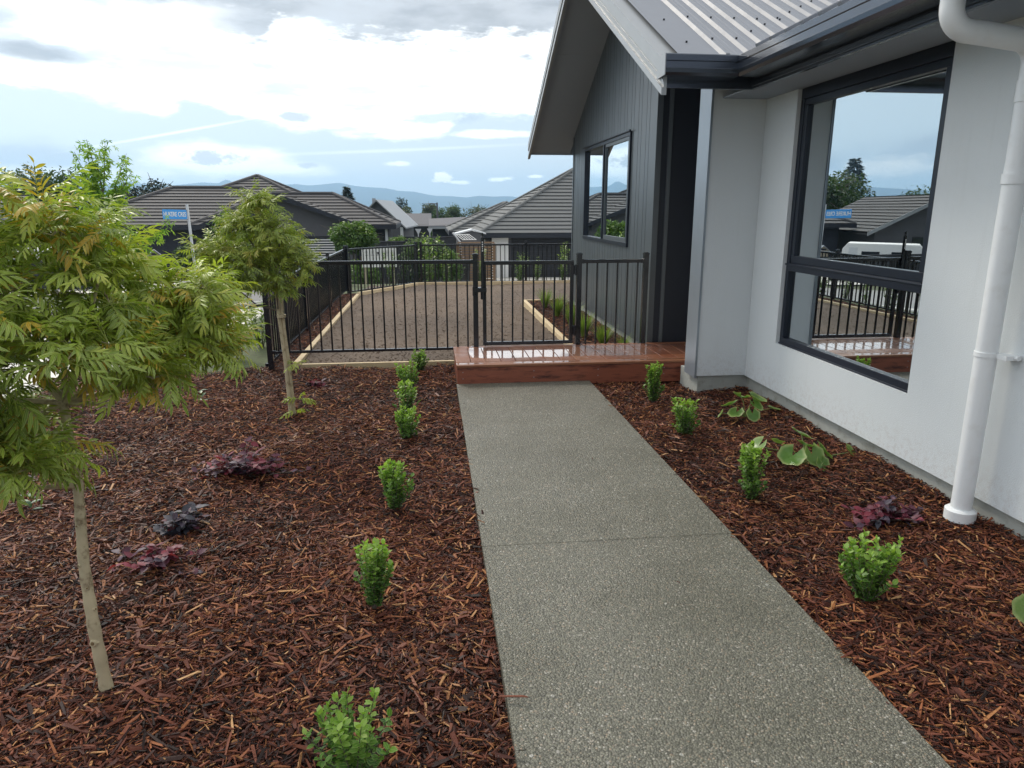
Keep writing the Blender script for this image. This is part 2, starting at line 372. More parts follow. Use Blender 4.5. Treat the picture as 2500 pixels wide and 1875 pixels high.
def m_chip():
    m = bpy.data.materials.new('bark_chips'); m.use_nodes = True; t = NT(m.node_tree); b = m.node_tree.nodes['Principled BSDF']
    a = t.new('ShaderNodeAttribute', attribute_name='rand').outputs['Fac']
    pos = t.new('ShaderNodeNewGeometry').outputs['Position']
    c = t.ramp(a, [(0, (.018, .010, .009)), (.16, (.040, .014, .010)), (.34, (.098, .031, .020)), (.56, (.17, .054, .032)), (.74, (.26, .088, .047)), (.86, (.42, .16, .062)), (.95, (.56, .28, .115)), (1, (.66, .40, .19))])
    c = t.mix(t.noise(pos, 90, 3), c, t.mix(1, c, (.5, .45, .42), 'MULTIPLY'))
    wet = t.noise(pos, .8, 3)
    c = t.mix(t.ss(wet, .4, .65, 0, .5), c, t.mix(1, c, (.5, .5, .55), 'MULTIPLY'))
    t.put(b.inputs['Base Color'], c); t.put(b.inputs['Roughness'], t.ss(wet, .35, .65, .7, .5)); b.inputs['Specular IOR Level'].default_value = .22
    return m
M['chip'] = m_chip()
def m_deck():
    m = bpy.data.materials.new('wet_decking'); m.use_nodes = True; t = NT(m.node_tree); b = m.node_tree.nodes['Principled BSDF']
    g = t.new('ShaderNodeNewGeometry'); pos = g.outputs['Position']
    gr = t.noise(t.mapv(pos, (9, 1.2, 9)), 6, 5, .65); a = t.noise(pos, 3, 3)
    oi = t.new('ShaderNodeObjectInfo').outputs['Random']
    c = t.mix(gr, (.17, .048, .022), (.34, .125, .06)); c = t.mix(t.m('MULTIPLY', oi, .5), c, (.38, .19, .10)); c = t.mix(t.m('MULTIPLY', a, .35), c, (.07, .02, .012))
    t.put(b.inputs['Base Color'], c); b.inputs['Roughness'].default_value = .5
    s = t.new('ShaderNodeSeparateXYZ'); t.put(s.inputs[0], pos)
    # standing rain water on the boards: pools in the middle of the deck
    inner = t.m('MULTIPLY', t.m('MULTIPLY', t.ss(s.outputs[0], .27, .42), t.ss(s.outputs[1], 6.44, 6.62)), t.ss(s.outputs[1], 7.14, 7.06))
    wn = t.noise(t.mapv(pos, (1.0, 1.5, 1)), 3.2, 4, .6)
    wet = t.ss(t.m('MULTIPLY', inner, t.m('ADD', wn, .18)), .42, .52)
    rim = t.m('MULTIPLY', t.m('MULTIPLY', t.ss(s.outputs[1], 6.30, 6.315), t.ss(s.outputs[1], 6.37, 6.35)), t.ss(t.noise(pos, 2.2, 2), .46, .52))
    wet = t.m('MAXIMUM', wet, rim)
    up = t.new('ShaderNodeSeparateXYZ'); t.put(up.inputs[0], g.outputs['Normal'])
    wet = t.m('MULTIPLY', wet, t.m('GREATER_THAN', up.outputs[2], .9))
    t.put(b.inputs['Coat Weight'], wet); b.inputs['Coat Roughness'].default_value = .015; b.inputs['Coat IOR'].default_value = 3.6
    t.put(b.inputs['Roughness'], t.ss(wn, .3, .7, .55, .3))
    t.put(b.inputs['Normal'], t.bump(gr, .25, .003))
    return m
M['deck'] = m_deck()
def m_fascia():
    m = bpy.data.materials.new('deck_fascia'); m.use_nodes = True; t = NT(m.node_tree); b = m.node_tree.nodes['Principled BSDF']
    pos = t.new('ShaderNodeNewGeometry').outputs['Position']
    gr = t.noise(t.mapv(pos, (1.2, 5, 16)), 4, 5, .65); st = t.noise(t.mapv(pos, (1, 1, 5)), 3.5, 5, .7)
    c = t.mix(gr, (.18, .050, .027), (.33, .105, .058)); c = t.mix(t.ss(st, .48, .68, 0, .85), c, (.035, .008, .008))
    t.put(b.inputs['Base Color'], c); b.inputs['Roughness'].default_value = .42
    t.put(b.inputs['Normal'], t.bump(gr, .25, .003))
    return m
M['fascia'] = m_fascia()
def m_ground():
    m = bpy.data.materials.new('ground_cover'); m.use_nodes = True; t = NT(m.node_tree); b = m.node_tree.nodes['Principled BSDF']
    pos = t.new('ShaderNodeNewGeometry').outputs['Position']
    a = t.noise(pos, .15, 5, .6); f = t.noise(pos, 9, 4, .7); far = t.vor(t.mapv(pos, (1, .35, 1)), .004, out='Color')
    near = t.mix(a, (.045, .075, .022), (.10, .11, .045)); near = t.mix(t.ss(f, .4, .7, 0, .5), near, (.05, .045, .03))
    sc = t.new('ShaderNodeSeparateColor'); t.put(sc.inputs[0], far)
    fc = t.ramp(sc.outputs[0], [(0, (.03, .06, .02)), (.3, (.08, .13, .04)), (.6, (.05, .085, .03)), (.8, (.16, .18, .08)), (1, (.03, .05, .02))], 'CONSTANT')
    s = t.new('ShaderNodeSeparateXYZ'); t.put(s.inputs[0], pos)
    c = t.mix(t.ss(s.outputs[1], 200, 700), near, fc)
    t.put(b.inputs['Base Color'], c); b.inputs['Roughness'].default_value = .9
    t.put(b.inputs['Normal'], t.bump(f, .5, .05))
    return m
M['ground'] = m_ground()
def m_hill():
    m = bpy.data.materials.new('hill_haze_blue'); m.use_nodes = True; t = NT(m.node_tree); b = m.node_tree.nodes['Principled BSDF']
    pos = t.new('ShaderNodeNewGeometry').outputs['Position']
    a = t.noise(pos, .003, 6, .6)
    c = t.mix(a, (.010, .045, .085), (.025, .075, .11))  # blue of distant haze put into the base colour, besides the haze volume
    t.put(b.inputs['Base Color'], c); b.inputs['Roughness'].default_value = .95
    return m
M['hill'] = m_hill()

# ---------------------------------------------------------------- terrain
def sstep(a, b, x):
    t = np.clip((x-a)/(b-a), 0, 1); return t*t*(3-2*t)
def street(y):      # level of the street and gardens outside the section
    return np.interp(y, [-50, 3, 12, 21, 36, 60, 110, 250, 700, 14000], [-.30, -.40, -.85, -1.30, -1.95, -3.2, -6.5, -17, -38, -42])
def terr(x, y):
    x = np.asarray(x, float); y = np.asarray(y, float)
    s = street(y)
    inside = (1-sstep(16.9, 18.6, y))*sstep(-4.4, -2.4, x)
    plat = -.10 + 0*x - .06*sstep(8, 16, y)
    und = .5*np.sin(x*.013+1)*np.cos(y*.011)*np.clip((y-80)/200, 0, 1)
    return plat*inside + (s+und)*(1-inside)
xs = np.unique(np.concatenate([np.linspace(-12, 14, 66), -12-np.geomspace(.5, 5500, 40), 14+np.geomspace(.5, 5500, 40)]))
ys = np.unique(np.concatenate([np.linspace(-6, 42, 121), -6-np.geomspace(.5, 50, 12), 42+np.geomspace(.5, 6000, 76)]))
Xg, Yg = np.meshgrid(xs, ys); Zg = terr(Xg, Yg)
def grid_faces(nx, ny):
    i = np.arange(nx-1)[None, :]+np.arange(ny-1)[:, None]*nx
    return np.stack([i, i+1, i+1+nx, i+nx], -1).reshape(-1, 4)
g = big_mesh('ground', np.stack([Xg, Yg, Zg], -1).reshape(-1, 3), grid_faces(len(xs), len(ys)), M['ground']); tag(g, kind='structure')

def strip(name, pts, width, dz, material, sub=1.0, label=None, cat=None, kind='structure', thick=0):
    out = []; P = [Vector((p[0], p[1], 0)) for p in pts]
    dense = [P[0]]
    for a, b in zip(P[:-1], P[1:]):
        n = max(1, int((b-a).length/sub))
        for k in range(1, n+1): dense.append(a.lerp(b, k/n))
    for _ in range(6):
        dense = [dense[0]]+[(dense[i-1]+dense[i]*2+dense[i+1])/4 for i in range(1, len(dense)-1)]+[dense[-1]]
    vs = []; nW = 5
    for i, p in enumerate(dense):
        t = (dense[min(i+1, len(dense)-1)]-dense[max(i-1, 0)]).normalized(); n = Vector((-t.y, t.x, 0))
        for k in range(nW):
            q = p+n*(k/(nW-1)-.5)*width; vs.append((q.x, q.y, float(terr(q.x, q.y))+dz))
    fs = [(i*nW+k, i*nW+k+1, (i+1)*nW+k+1, (i+1)*nW+k) for i in range(len(dense)-1) for k in range(nW-1)]
    mb = MB(); mb.add(vs, fs); o = mb.build(name, material, smooth=True); tag(o, kind=kind)
    return o
strip('road', [(-10.5, -8), (-10.5, 14), (-8.5, 24), (-1, 31), (12, 31.6), (40, 31)], 6.2, .03, M['asphalt'])
strip('footpath', [(-5.6, -8), (-5.6, 13), (-4.6, 21), (1, 26.2), (12, 26.6), (40, 26)], 1.9, .05, M['concrete'])
strip('kerb', [(-7.1, -8), (-7.1, 14), (-5.6, 23), (1, 27.8), (12, 28.3), (40, 27.6)], .3, .14, M['concrete'])
strip('driveway', [(3.6, 27.8), (3.9, 32), (4.6, 36.2)], 6.5, .08, M['concrete'])
strip('driveway', [(-13.5, 27.5), (-14, 34), (-14, 38)], 5.0, .07, M['concrete'])

# far hills
def hills():
    prof = [(-2600, 470), (-1500, 440), (-900, 452), (-500, 462), (-200, 448), (0, 470), (120, 462), (200, 455), (270, 452), (316, 443), (354, 450), (418, 453), (468, 448), (494, 445), (532, 448), (546, 440), (554, 438), (562, 441), (576, 451), (640, 455), (721, 449), (753, 453), (790, 450), (829, 446), (867, 454), (899, 457), (940, 459), (975, 466), (1012, 468), (1040, 474), (1063, 478), (1101, 479), (1139, 482), (1171, 478), (1202, 480), (1240, 479), (1297, 484), (1400, 480), (1700, 470), (2400, 465), (4000, 475)]
    f_ = 1730.
    az, el = [], []
    cp, sp = math.cos(PITCH), math.sin(PITCH)
    for px, py in prof:
        a = (px-1250)/f_; b = (937.5-py)/f_
        fx, fy, fz = a, cp+b*sp, -sp+b*cp            # camera-yaw frame
        az.append(math.atan2(fx, fy)+YAW); el.append(fz/math.hypot(fx, fy))
    A = np.linspace(R(-62), R(62), 520); Rr = np.concatenate([np.linspace(3100, 4700, 34), np.linspace(4800, 5900, 6)])
    ridge = np.interp(A, az, el)*4700+1.55
    r2 = np.random.default_rng(3)
    def fb(A, s, seed):
        q = np.random.default_rng(seed); out = 0
        for o in range(5):
            k = s*2**o; out = out + np.sin(A*k+q.uniform(0, 6.28))*.55**o + np.sin(A*k*1.37+q.uniform(0, 6.28))*.5*.55**o
        return out
    V = []
    for r in Rr:
        t = np.clip((r-3100)/1600, 0, 1)
        spur = .5+.5*np.tanh(fb(A+.00006*r, 26, 5)*1.2)
        base = -42+(ridge+42)*(t**1.15)*(1-.35*spur*(1-t)**.6) if r <= 4700 else -42+(ridge+42)*(1-(r-4700)/2500)
        bumpy = fb(A, 130, int(r) % 97)*3*np.sin(np.pi*t)
        V.append(np.stack([np.sin(A)*r, np.cos(A)*r, base+bumpy], -1))
    V = np.concatenate(V)
    tag(big_mesh('mountains', V, grid_faces(len(A), len(Rr)), M['hill']), kind='structure')
    # low wooded foothills on the plain
    A = np.linspace(R(-60), R(60), 400); Rr = np.linspace(1900, 2900, 14); V = []
    for r in Rr:
        t = (r-1900)/1000; e = np.sin(np.pi*t)*(np.clip(fb(A, 14, 21)*.5+.35, 0, 2)*12+8+fb(A, 90, 8)*1.2)
        V.append(np.stack([np.sin(A)*r, np.cos(A)*r, -43+e], -1))
    tag(big_mesh('foothills', np.concatenate(V), grid_faces(len(A), len(Rr)), M['hill']), kind='structure')
hills()

# ---------------------------------------------------------------- garden surfaces
def mulch_height(x, y):
    x = np.asarray(x, float); y = np.asarray(y, float)
    h = -.045+.012*np.sin(x*3.1+y*1.7)+.010*np.sin(x*7.3-y*5.1+1)+.006*np.sin(x*17+y*13)
    h = h+.065*sstep(2.1, 2.7, x)                                   # heaped against the house
    h = h-.05*sstep(-1.9, -3.2, -x*-1)*0
    return h
def sheet(name, x0, x1, y0, y1, step, hfun, material):
    xs_ = np.linspace(x0, x1, max(2, int((x1-x0)/step)+1)); ys_ = np.linspace(y0, y1, max(2, int((y1-y0)/step)+1))
    X, Y = np.meshgrid(xs_, ys_); Z = hfun(X, Y)
    return tag(big_mesh(name, np.stack([X, Y, Z], -1).reshape(-1, 3), grid_faces(len(xs_), len(ys_)), material), kind='structure')
PX0, PX1, DY = .21, 1.44, 6.27
sheet('mulch_bed', -3.6, PX0+.02, -2.0, 7.245, .05, mulch_height, M['mulchbase'])
sheet('mulch_bed', PX1-.02, 2.76, -2.0, 6.4, .05, mulch_height, M['mulchbase'])
sheet('mulch_bed', -1.72, -1.40, 7.2, 14.2, .06, lambda x, y: -.035-.045*sstep(8, 15, y)+.008*np.sin(y*9+x*20), M['mulchbase'])
sheet('mulch_bed', 1.60, 2.30, 7.1, 11.97, .06, lambda x, y: .0+.03*sstep(1.7, 2.2, x)+.008*np.sin(y*9+x*20), M['mulchbase'])
def chips(name, regions, seed=1):
    q = np.random.default_rng(seed); allp = []
    for (x0, x1, y0, y1, dens, hf, clip) in regions:
        n = int((x1-x0)*(y1-y0)*dens); x = q.uniform(x0, x1, n); y = q.uniform(y0, y1, n)
        k = clip(x, y) if clip else np.ones(n, bool)
        x, y = x[k], y[k]; z = hf(x, y)+q.uniform(.0, .026, len(x))
        allp.append(np.stack([x, y, z], -1))
    P = np.concatenate(allp); n = len(P)
    L = np.clip(q.lognormal(-3.58, .58, n), .006, .10); W = np.clip(L*q.uniform(.07, .32, n), .002, .016); H = q.uniform(.0012, .004, n)
    big = q.random(n) < .09; W = np.where(big, np.clip(L*.5, .008, .026), W)
    # tapered shard: 8 vertices
    tpl = np.array([[-1, -.6, 0], [1, -.35, 0], [1, .25, 0], [-1, .7, 0], [-.9, -.6, 1], [.85, -.4, 1], [.95, .3, 1], [-.85, .55, 1]], float)
    J = q.uniform(-.25, .25, (n, 8, 3)); J[:, :, 2] *= .5
    V = (tpl[None]+J)*np.stack([L/2, W/2, H], -1)[:, None, :]
    V[:, :, 2] += (V[:, :, 0]/(L[:, None]/2))**2*(q.uniform(-.004, .004, n)[:, None])
    yaw = q.uniform(0, 2*np.pi, n); pit = q.normal(0, .22, n); rol = q.normal(0, .35, n)
    cr, sr = np.cos(rol), np.sin(rol); y_, z_ = V[:, :, 1]*cr[:, None]-V[:, :, 2]*sr[:, None], V[:, :, 1]*sr[:, None]+V[:, :, 2]*cr[:, None]
    cp, sp = np.cos(pit), np.sin(pit); x_, z2 = V[:, :, 0]*cp[:, None]+z_*sp[:, None], -V[:, :, 0]*sp[:, None]+z_*cp[:, None]
    cy, sy = np.cos(yaw), np.sin(yaw)
    V = np.stack([x_*cy[:, None]-y_*sy[:, None], x_*sy[:, None]+y_*cy[:, None], z2], -1)+P[:, None, :]
    F = np.array([[4, 5, 6, 7], [0, 1, 5, 4], [1, 2, 6, 5], [2, 3, 7, 6], [3, 0, 4, 7]])
    F = (F[None]+(np.arange(n)*8)[:, None, None]).reshape(-1, 4)
    low = np.sin(P[:, 0]*2.3+1.1*np.sin(P[:, 1]*1.7))*np.sin(P[:, 1]*2.9+np.sin(P[:, 0]*3.1)); rnd = np.clip(q.random(n)**(1.0+.28*low), 0, 1); rnd = np.where(big, rnd*.75, rnd)
    o = big_mesh(name, V.reshape(-1, 3), F, M['chip'], {'rand': np.repeat(rnd, 8)}, smooth=False)
    return tag(o, kind='stuff', label='reddish brown bark mulch chips covering the beds', cat='bark mulch')
vis = lambda x, y: (x > -.66*y-.35)
chips('bark_mulch', [
    (-2.4, PX0+.012, 1.1, 3.4, 11000, mulch_height, vis),
    (-3.5, PX0+.01, 3.4, 5.3, 7500, mulch_height, vis),
    (-3.5, PX0+.005, 5.3, 7.24, 5200, mulch_height, vis),
    (PX1-.012, 2.73, 1.1, 3.6, 11000, mulch_height, lambda x, y: x < .98*y+.4),
    (PX1-.01, 2.73, 3.6, 6.25, 7500, mulch_height, None),
    (-3.55, -1.0, -.5, 7.2, 3200, mulch_height, lambda x, y: (x <= -.66*y-.35)),
    (-1.0, PX0, -.5, 1.1, 3200, mulch_height, None), (PX1, 2.73, -.5, 1.1, 3200, mulch_height, None), (1.6, 2.73, 1.1, 2.4, 3200, mulch_height, lambda x, y: x >= .98*y+.4),
    (-1.70, -1.43, 7.26, 14.0, 2400, lambda x, y: -.035-.045*sstep(8, 15, y), None),
    (PX0, PX1, 1.2, 6.2, 1.5, lambda x, y: 0*x-.008, None),
    (PX0, PX0+.03, 1.2, 6.2, 60, lambda x, y: 0*x-.006, None), (PX1-.03, PX1, 1.2, 6.2, 60, lambda x, y: 0*x-.006, None),
    (1.62, 2.26, 7.3, 11.95, 2400, lambda x, y: .0+.03*sstep(1.7, 2.2, x), None)])
# concrete path in two pours with a joint
mb = MB()
for y0, y1 in ((-1.5, 3.057), (3.0605, DY-.004)):
    mb.box(PX0, PX1, y0, y1, -.10, 0)
mb.box(PX0+.005, PX1-.005, 3.0571, 3.0604, -.09, -.003)
pth = tag(mb.build('path', M['path'], bevel=.006), kind='structure')
# soil yard
def soil_h(x, y):
    return -.03-.07*sstep(8, 15.5, y)+.012*np.sin(x*2.3+y*.9)*np.sin(y*1.3)+.004*np.sin(x*23+y*17)+.004*np.sin(x*31-y*27)
sheet('soil_yard', -1.37, 6.0, 7.38, 15.95, .045, soil_h, M['soil'])
def clods():
    q = np.random.default_rng(5); n = 15000
    x = q.uniform(-1.35, 3.2, n); y = 7.4+8.4*q.random(n)**1.5
    k = ~((x > 1.58) & (y < 12.0)); x, y = x[k], y[k]; n = len(x)
    s = np.clip(q.lognormal(-5.45, .45, n), .002, .013)
    tpl = np.array([[-1, -1, -.5], [1, -1, -.5], [1, 1, -.5], [-1, 1, -.5], [-.6, -.6, .7], [.6, -.6, .7], [.6, .6, .7], [-.6, .6, .7]], float)
    V = (tpl[None]+q.uniform(-.35, .35, (n, 8, 3)))*s[:, None, None]
    a = q.uniform(0, 6.28, n); c, s_ = np.cos(a), np.sin(a)
    V = np.stack([V[:, :, 0]*c[:, None]-V[:, :, 1]*s_[:, None], V[:, :, 0]*s_[:, None]+V[:, :, 1]*c[:, None], V[:, :, 2]], -1)+np.stack([x, y, soil_h(x, y)+.002], -1)[:, None]
    F = np.array([[4, 5, 6, 7], [0, 1, 5, 4], [1, 2, 6, 5], [2, 3, 7, 6], [3, 0, 4, 7]]); F = (F[None]+(np.arange(n)*8)[:, None, None]).reshape(-1, 4)
    tag(big_mesh('soil_clods', V.reshape(-1, 3), F, M['soil'], smooth=True), kind='stuff', label='small crumbs of brown soil over the bare yard', cat='soil')
clods()
# timber edging: one thing per run of board
def edging(name, pts, label, w_=.045, z0=-.14, z1=.012):
    mb = MB()
    for (a, b) in pts:
        a, b = Vector(a), Vector(b); d = (b-a).normalized(); n = Vector((-d.y, d.x, 0))*w_/2
        vs = [a-n, b-n, b+n, a+n]
        mb.add([(p.x, p.y, p.z+z0) for p in vs]+[(p.x, p.y, p.z+z1) for p in vs], [(0,3,2,1),(4,5,6,7),(0,1,5,4),(1,2,6,5),(2,3,7,6),(3,0,4,7)])
    o = mb.build(name, M['timber'], bevel=.003)
    return tag(o, label, 'garden edging', 'timber edging around the soil yard')
edging('timber_edging', [((-1.395, 7.31, 0), (-1.395, 11, -.03)), ((-1.395, 11.01, -.03), (-1.395, 13.95, -.06))], 'long pale timber edging board along the left side of the soil yard', .06)
edging('timber_edging', [((-1.425, 7.36, 0), (.55, 7.36, 0))], 'timber edging board in front of the fence between mulch and soil', .04, -.14, -.012)
edging('timber_edging', [((-1.40, 13.98, -.06), (-.28, 15.85, -.07)), ((-.27, 15.86, -.07), (3.4, 15.9, -.07))], 'far bent timber edging at the back of the soil yard', .05, -.14, .03)
edging('timber_edging', [((1.585, 7.2, .02), (1.585, 11.97, .02))], 'diagonal looking timber edging board left of the grass bed', .06)
edging('timber_edging', [((1.56, 12.0, .02), (2.30, 12.0, .02))], 'short timber edging board closing the far end of the grass bed', .05)

# ---------------------------------------------------------------- deck
def build_deck():
    t = empty('deck', (.22, 6.27, 0), label='wet reddish timber deck with rain pooled on its boards by the gate', cat='deck')
    x0, x1, y0, y1, zt = .22, 3.4, 6.27, 7.17, .172
    def part(name, mb, m, **k):
        o = mb.build(name, m, t, **k); o.location = (-.22, -6.27, 0); return o
    mb = MB(); mb.box(x0+.03, x1, y0+.028, y1-.01, -.06, zt-.03); part('frame', mb, M['mulchbase'])
    mb = MB(); mb.box(x0, x1, y0, y0+.024, -.03, zt-.024); part('fascia_board', mb, M['fascia'], bevel=.002)
    mb = MB(); mb.box(x0, x0+.024, y0+.026, y1, -.03, zt-.024); part('fascia_board', mb, M['fascia'], bevel=.002)
    mb = MB(); mb.box(x0-.006, x1, y0-.008, y0+.126, zt-.022, zt); part('board', mb, M['deck'], bevel=.004)
    mb = MB(); mb.box(x0-.006, x1, y1-.075, y1+.004, zt-.022, zt); part('board', mb, M['deck'], bevel=.004)
    x = x0-.006; i = 0
    while x < x1:
        mb = MB(); mb.box(x, min(x+.136, x1), y0+.131, y1-.080, zt-.022, zt+.0005*(i % 3)); part('board', mb, M['deck'], bevel=.0035); x += .1405; i += 1
    for xx in (x0+.05, .92, 1.52, 2.15):
        for zz in (.045, .105): mb = MB(); mb.tube([(xx, y0+.001, zz), (xx, y0-.002, zz)], .0045, 8); part('screw', mb, M['galv'])
build_deck()

# ---------------------------------------------------------------- the house
def build_house():
    H = empty('house', (2.7, 5.75, 0), label='new house with white plaster wing, dark board gable and ribbed metal roof', cat='house')
    def P(name, mb, m, parent=None, **k):
        o = mb.build(name, m, None, **k)
        par = parent or H
        o.parent = par; off = Vector(H.location) if par is H else Vector((0, 0, 0))
        o.location = -off
        return o
    WX = 2.70
    # --- plaster wing with the window opening
    wy0, wy1, wz0, wz1 = 3.65, 5.25, .512, 2.395
    mb = MB()
    mb.box(WX, WX+.06, -2.0, wy0, .135, 2.42); mb.box(WX, WX+.06, wy1, 5.75, .135, 2.42)
    mb.box(WX, WX+.06, wy0, wy1, .135, wz0)
    P('plaster_wall', mb, M['plaster'])
    mb = MB(); mb.box(2.262, WX-.001, 5.75, 5.99, .14, 2.75); mb.box(WX-.001, WX+.35, 5.752, 5.99, .14, 2.75)
    P('plaster_column', mb, M['plaster'])
    mb = MB(); mb.box(2.246, 2.261, 5.742, 6.0, .125, 2.75); mb.box(2.2405, 2.246, 5.738, 5.752, .125, 2.75)
    P('corner_flashing', mb, M['columnmetal'])
    mb = MB(); mb.box(WX+.035, WX+.3, -2.0, 5.80, -.2, .1345); mb.box(2.285, WX+.3, 5.772, 6.2, -.2, .139)
    P('footing', mb, M['footing'], bevel=.006)
    # reveals of the opening and inside room
    mb = MB(); mb.box(WX+.061, WX+.085, wy0-.06, wy1+.06, wz0-.12, wz0-.002)
    P('wall_lining', mb, M['plaster'])
    mb = MB()
    mb.box(WX+.12, 6.2, 5.66, 5.70, 0, 2.5); mb.box(WX+.12, 6.2, 2.1, 2.14, 0, 2.5); mb.box(6.2, 6.24, 2.1, 5.7, 0, 2.5)
    mb.box(WX+.12, 6.2, 2.14, 5.66, .02, .05); mb.box(WX+.12, 6.2, 2.14, 5.66, 2.42, 2.46)
    P('room', mb, M['interior'])
    # window: frame, mid rail, sash, panes
    fx0, fx1 = WX+.030, WX+.105
    W = MB()
    W.box(fx0, fx1, wy0, wy1, wz0+.0, wz0+.055); W.box(fx0, fx1, wy0, wy1, wz1-.075, wz1)
    W.box(fx0, fx1, wy0, wy0+.045, wz0+.055, wz1-.075); W.box(fx0, fx1, wy1-.045, wy1, wz0+.055, wz1-.075)
    W.box(fx0-.004, fx1, wy0+.045, wy1-.045, 1.085, 1.145)
    W.box(fx0-.012, fx0, wy0-.0, wy1, 1.128, 1.140); W.box(fx0-.010, fx0, wy0, wy1, wz0+.0, wz0+.012)
    wf = P('window_frame', W, M['darkmetal'], bevel=.003)
    mb = MB(); sz0, sz1 = 1.146, wz1-.077
    mb.box(fx0+.006, fx1-.01, wy0+.046, wy1-.046, sz0, sz0+.055); mb.box(fx0+.006, fx1-.01, wy0+.046, wy1-.046, sz1-.045, sz1)
    mb.box(fx0+.006, fx1-.01, wy0+.046, wy0+.092, sz0+.055, sz1-.045); mb.box(fx0+.006, fx1-.01, wy1-.092, wy1-.046, sz0+.055, sz1-.045)
    P('sash', mb, M['darkmetal'], wf, bevel=.003)
    mb = MB(); gx = fx0+.03; mb.box(gx, gx+.004, wy0+.093, wy1-.093, sz0+.055, sz1-.045); P('pane', mb, M['glass'], wf)
    mb = MB(); mb.box(gx, gx+.004, wy0+.046, wy1-.046, wz0+.056, 1.0845); P('pane', mb, M['glass'], wf)
    # --- gable wall, groove boards
    GX, ya, yb, ry = 2.27, 7.2, 11.37, 8.48
    sof = lambda y: (2.44+.5*(y-5.196)) if y < ry else (2.64+.5*(11.37-y)+ (0))
    topz = 2.44+.5*(ry-5.196)
    sof = lambda y: 2.44+.5*(y-5.196) if y <= ry else max(0, topz-.5*(y-ry)*((topz-2.62)/(.5*(11.37-ry))))
    gw = (8.10, 10.49, 1.115, 2.385)
    mb = MB(); y = ya+.085; i = 0
    def strip_board(a, b, z0, zt=None):
        if b-a < .004: return
        za, zb = (sof(a)+.02, sof(b)+.02) if zt is None else (zt, zt)
        mb.add([(GX, a, z0), (GX, b, z0), (GX, b, zb), (GX, a, za), (GX+.02, a, z0), (GX+.02, b, z0), (GX+.02, b, zb), (GX+.02, a, za)],
               [(0,1,2,3),(4,7,6,5),(0,4,5,1),(1,5,6,2),(2,6,7,3),(3,7,4,0)])
    while y < yb-.05:
        wd = .178 if i % 2 == 0 else .112; e = min(y+wd-.010, yb-.04)
        cuts = sorted({y, e} | ({ry} if y < ry < e else set()) | {c for c in gw[:2] if y < c < e})
        for a, b in zip(cuts[:-1], cuts[1:]):
            mid = (a+b)/2
            if gw[0] < mid < gw[1]: strip_board(a, b, .11, gw[2]); strip_board(a, b, gw[3])
            else: strip_board(a, b, .11)
        y += wd; i += 1
    P('board_cladding', mb, M['cladding'])
    mb = MB(); pl = [(ya+.02, .12), (yb-.02, .12), (yb-.02, sof(yb)), (ry, sof(ry)), (ya+.02, sof(ya))]
    # backing with the window hole: four prisms
    mb.prism([(ya+.02, .12), (gw[0], .12), (gw[0], sof(gw[0])), (ya+.02, sof(ya))], .03, 'x', GX+.016)
    mb.prism([(gw[1], .12), (yb-.02, .12), (yb-.02, sof(yb)), (gw[1], sof(gw[1]))], .03, 'x', GX+.016)
    mb.prism([(gw[0], .12), (gw[1], .12), (gw[1], gw[2]), (gw[0], gw[2])], .03, 'x', GX+.016)
    mb.prism([(gw[0], gw[3]), (gw[1], gw[3]), (gw[1], sof(gw[1])), (ry, sof(ry)), (gw[0], sof(gw[0]))], .03, 'x', GX+.016)
    P('cladding_backing', mb, M['blackpanel'])
    mb = MB(); mb.box(GX-.008, GX+.05, ya-.012, ya+.078, .11, 3.3); P('corner_trim', mb, M['cladding'])
    mb = MB(); mb.box(GX-.010, GX+.05, yb-.038, yb+.02, .11, sof(yb)-.01); P('corner_trim', mb, M['cladding'])
    mb = MB(); mb.box(GX+.035, GX+.3, ya+.05, yb, -.25, .1095); P('footing', mb, M['footing'])
    # entry wall facing the path
    mb = MB(); mb.box(GX+.052, 3.7, ya, ya+.04, .11, 3.3); P('entry_wall', mb, M['blackpanel'])
    mb = MB(); mb.box(2.385, 2.425, ya-.014, ya-.001, .11, 3.25); mb.box(2.90, 2.94, ya-.014, ya-.001, .11, 3.25); P('batten', mb, M['cladding'])
    mb = MB(); mb.box(3.3, 3.34, 5.99, 7.2, 0, 2.85); P('entry_side_wall', mb, M['blackpanel'])
    # far and rear walls (unseen sides kept solid)
    mb = MB(); mb.box(GX+.05, 9.0, yb-.04, yb, -.2, 2.6); mb.box(9.0, 9.04, -2.0, yb, -.2, 2.5); mb.box(WX, 9.0, -2.04, -2.0, -.2, 2.5); P('rear_wall', mb, M['cladding'])
    # gable window
    G = MB(); x0 = GX-.022; x1 = GX+.05
    G.box(x0, x1, gw[0], gw[1], gw[2], gw[2]+.05); G.box(x0, x1, gw[0], gw[1], gw[3]-.05, gw[3]); G.box(x0, x1, gw[0], gw[0]+.045, gw[2]+.05, gw[3]-.05); G.box(x0, x1, gw[1]-.045, gw[1], gw[2]+.05, gw[3]-.05)
    G.box(x0-.012, x1, 9.27, 9.315, gw[2]+.05, gw[3]-.05)
    G.box(x0-.02, x0, gw[0]-.03, gw[1]+.02, gw[3]-.006, gw[3]+.012)
    gf = P('window_frame', G, M['darkmetal'], bevel=.003)
    mb = MB(); a, b = gw[0]+.046, 9.269
    mb.box(x0+.006, x0+.035, a, b, gw[2]+.051, gw[2]+.10); mb.box(x0+.006, x0+.035, a, b, gw[3]-.09, gw[3]-.051); mb.box(x0+.006, x0+.035, a, a+.04, gw[2]+.10, gw[3]-.09); mb.box(x0+.006, x0+.035, b-.03, b, gw[2]+.10, gw[3]-.09)
    P('sash', mb, M['cladding'], gf, bevel=.002)
    mb = MB(); mb.box(x0+.02, x0+.024, a+.041, b-.031, gw[2]+.101, gw[3]-.091); P('pane', mb, M['glass'], gf)
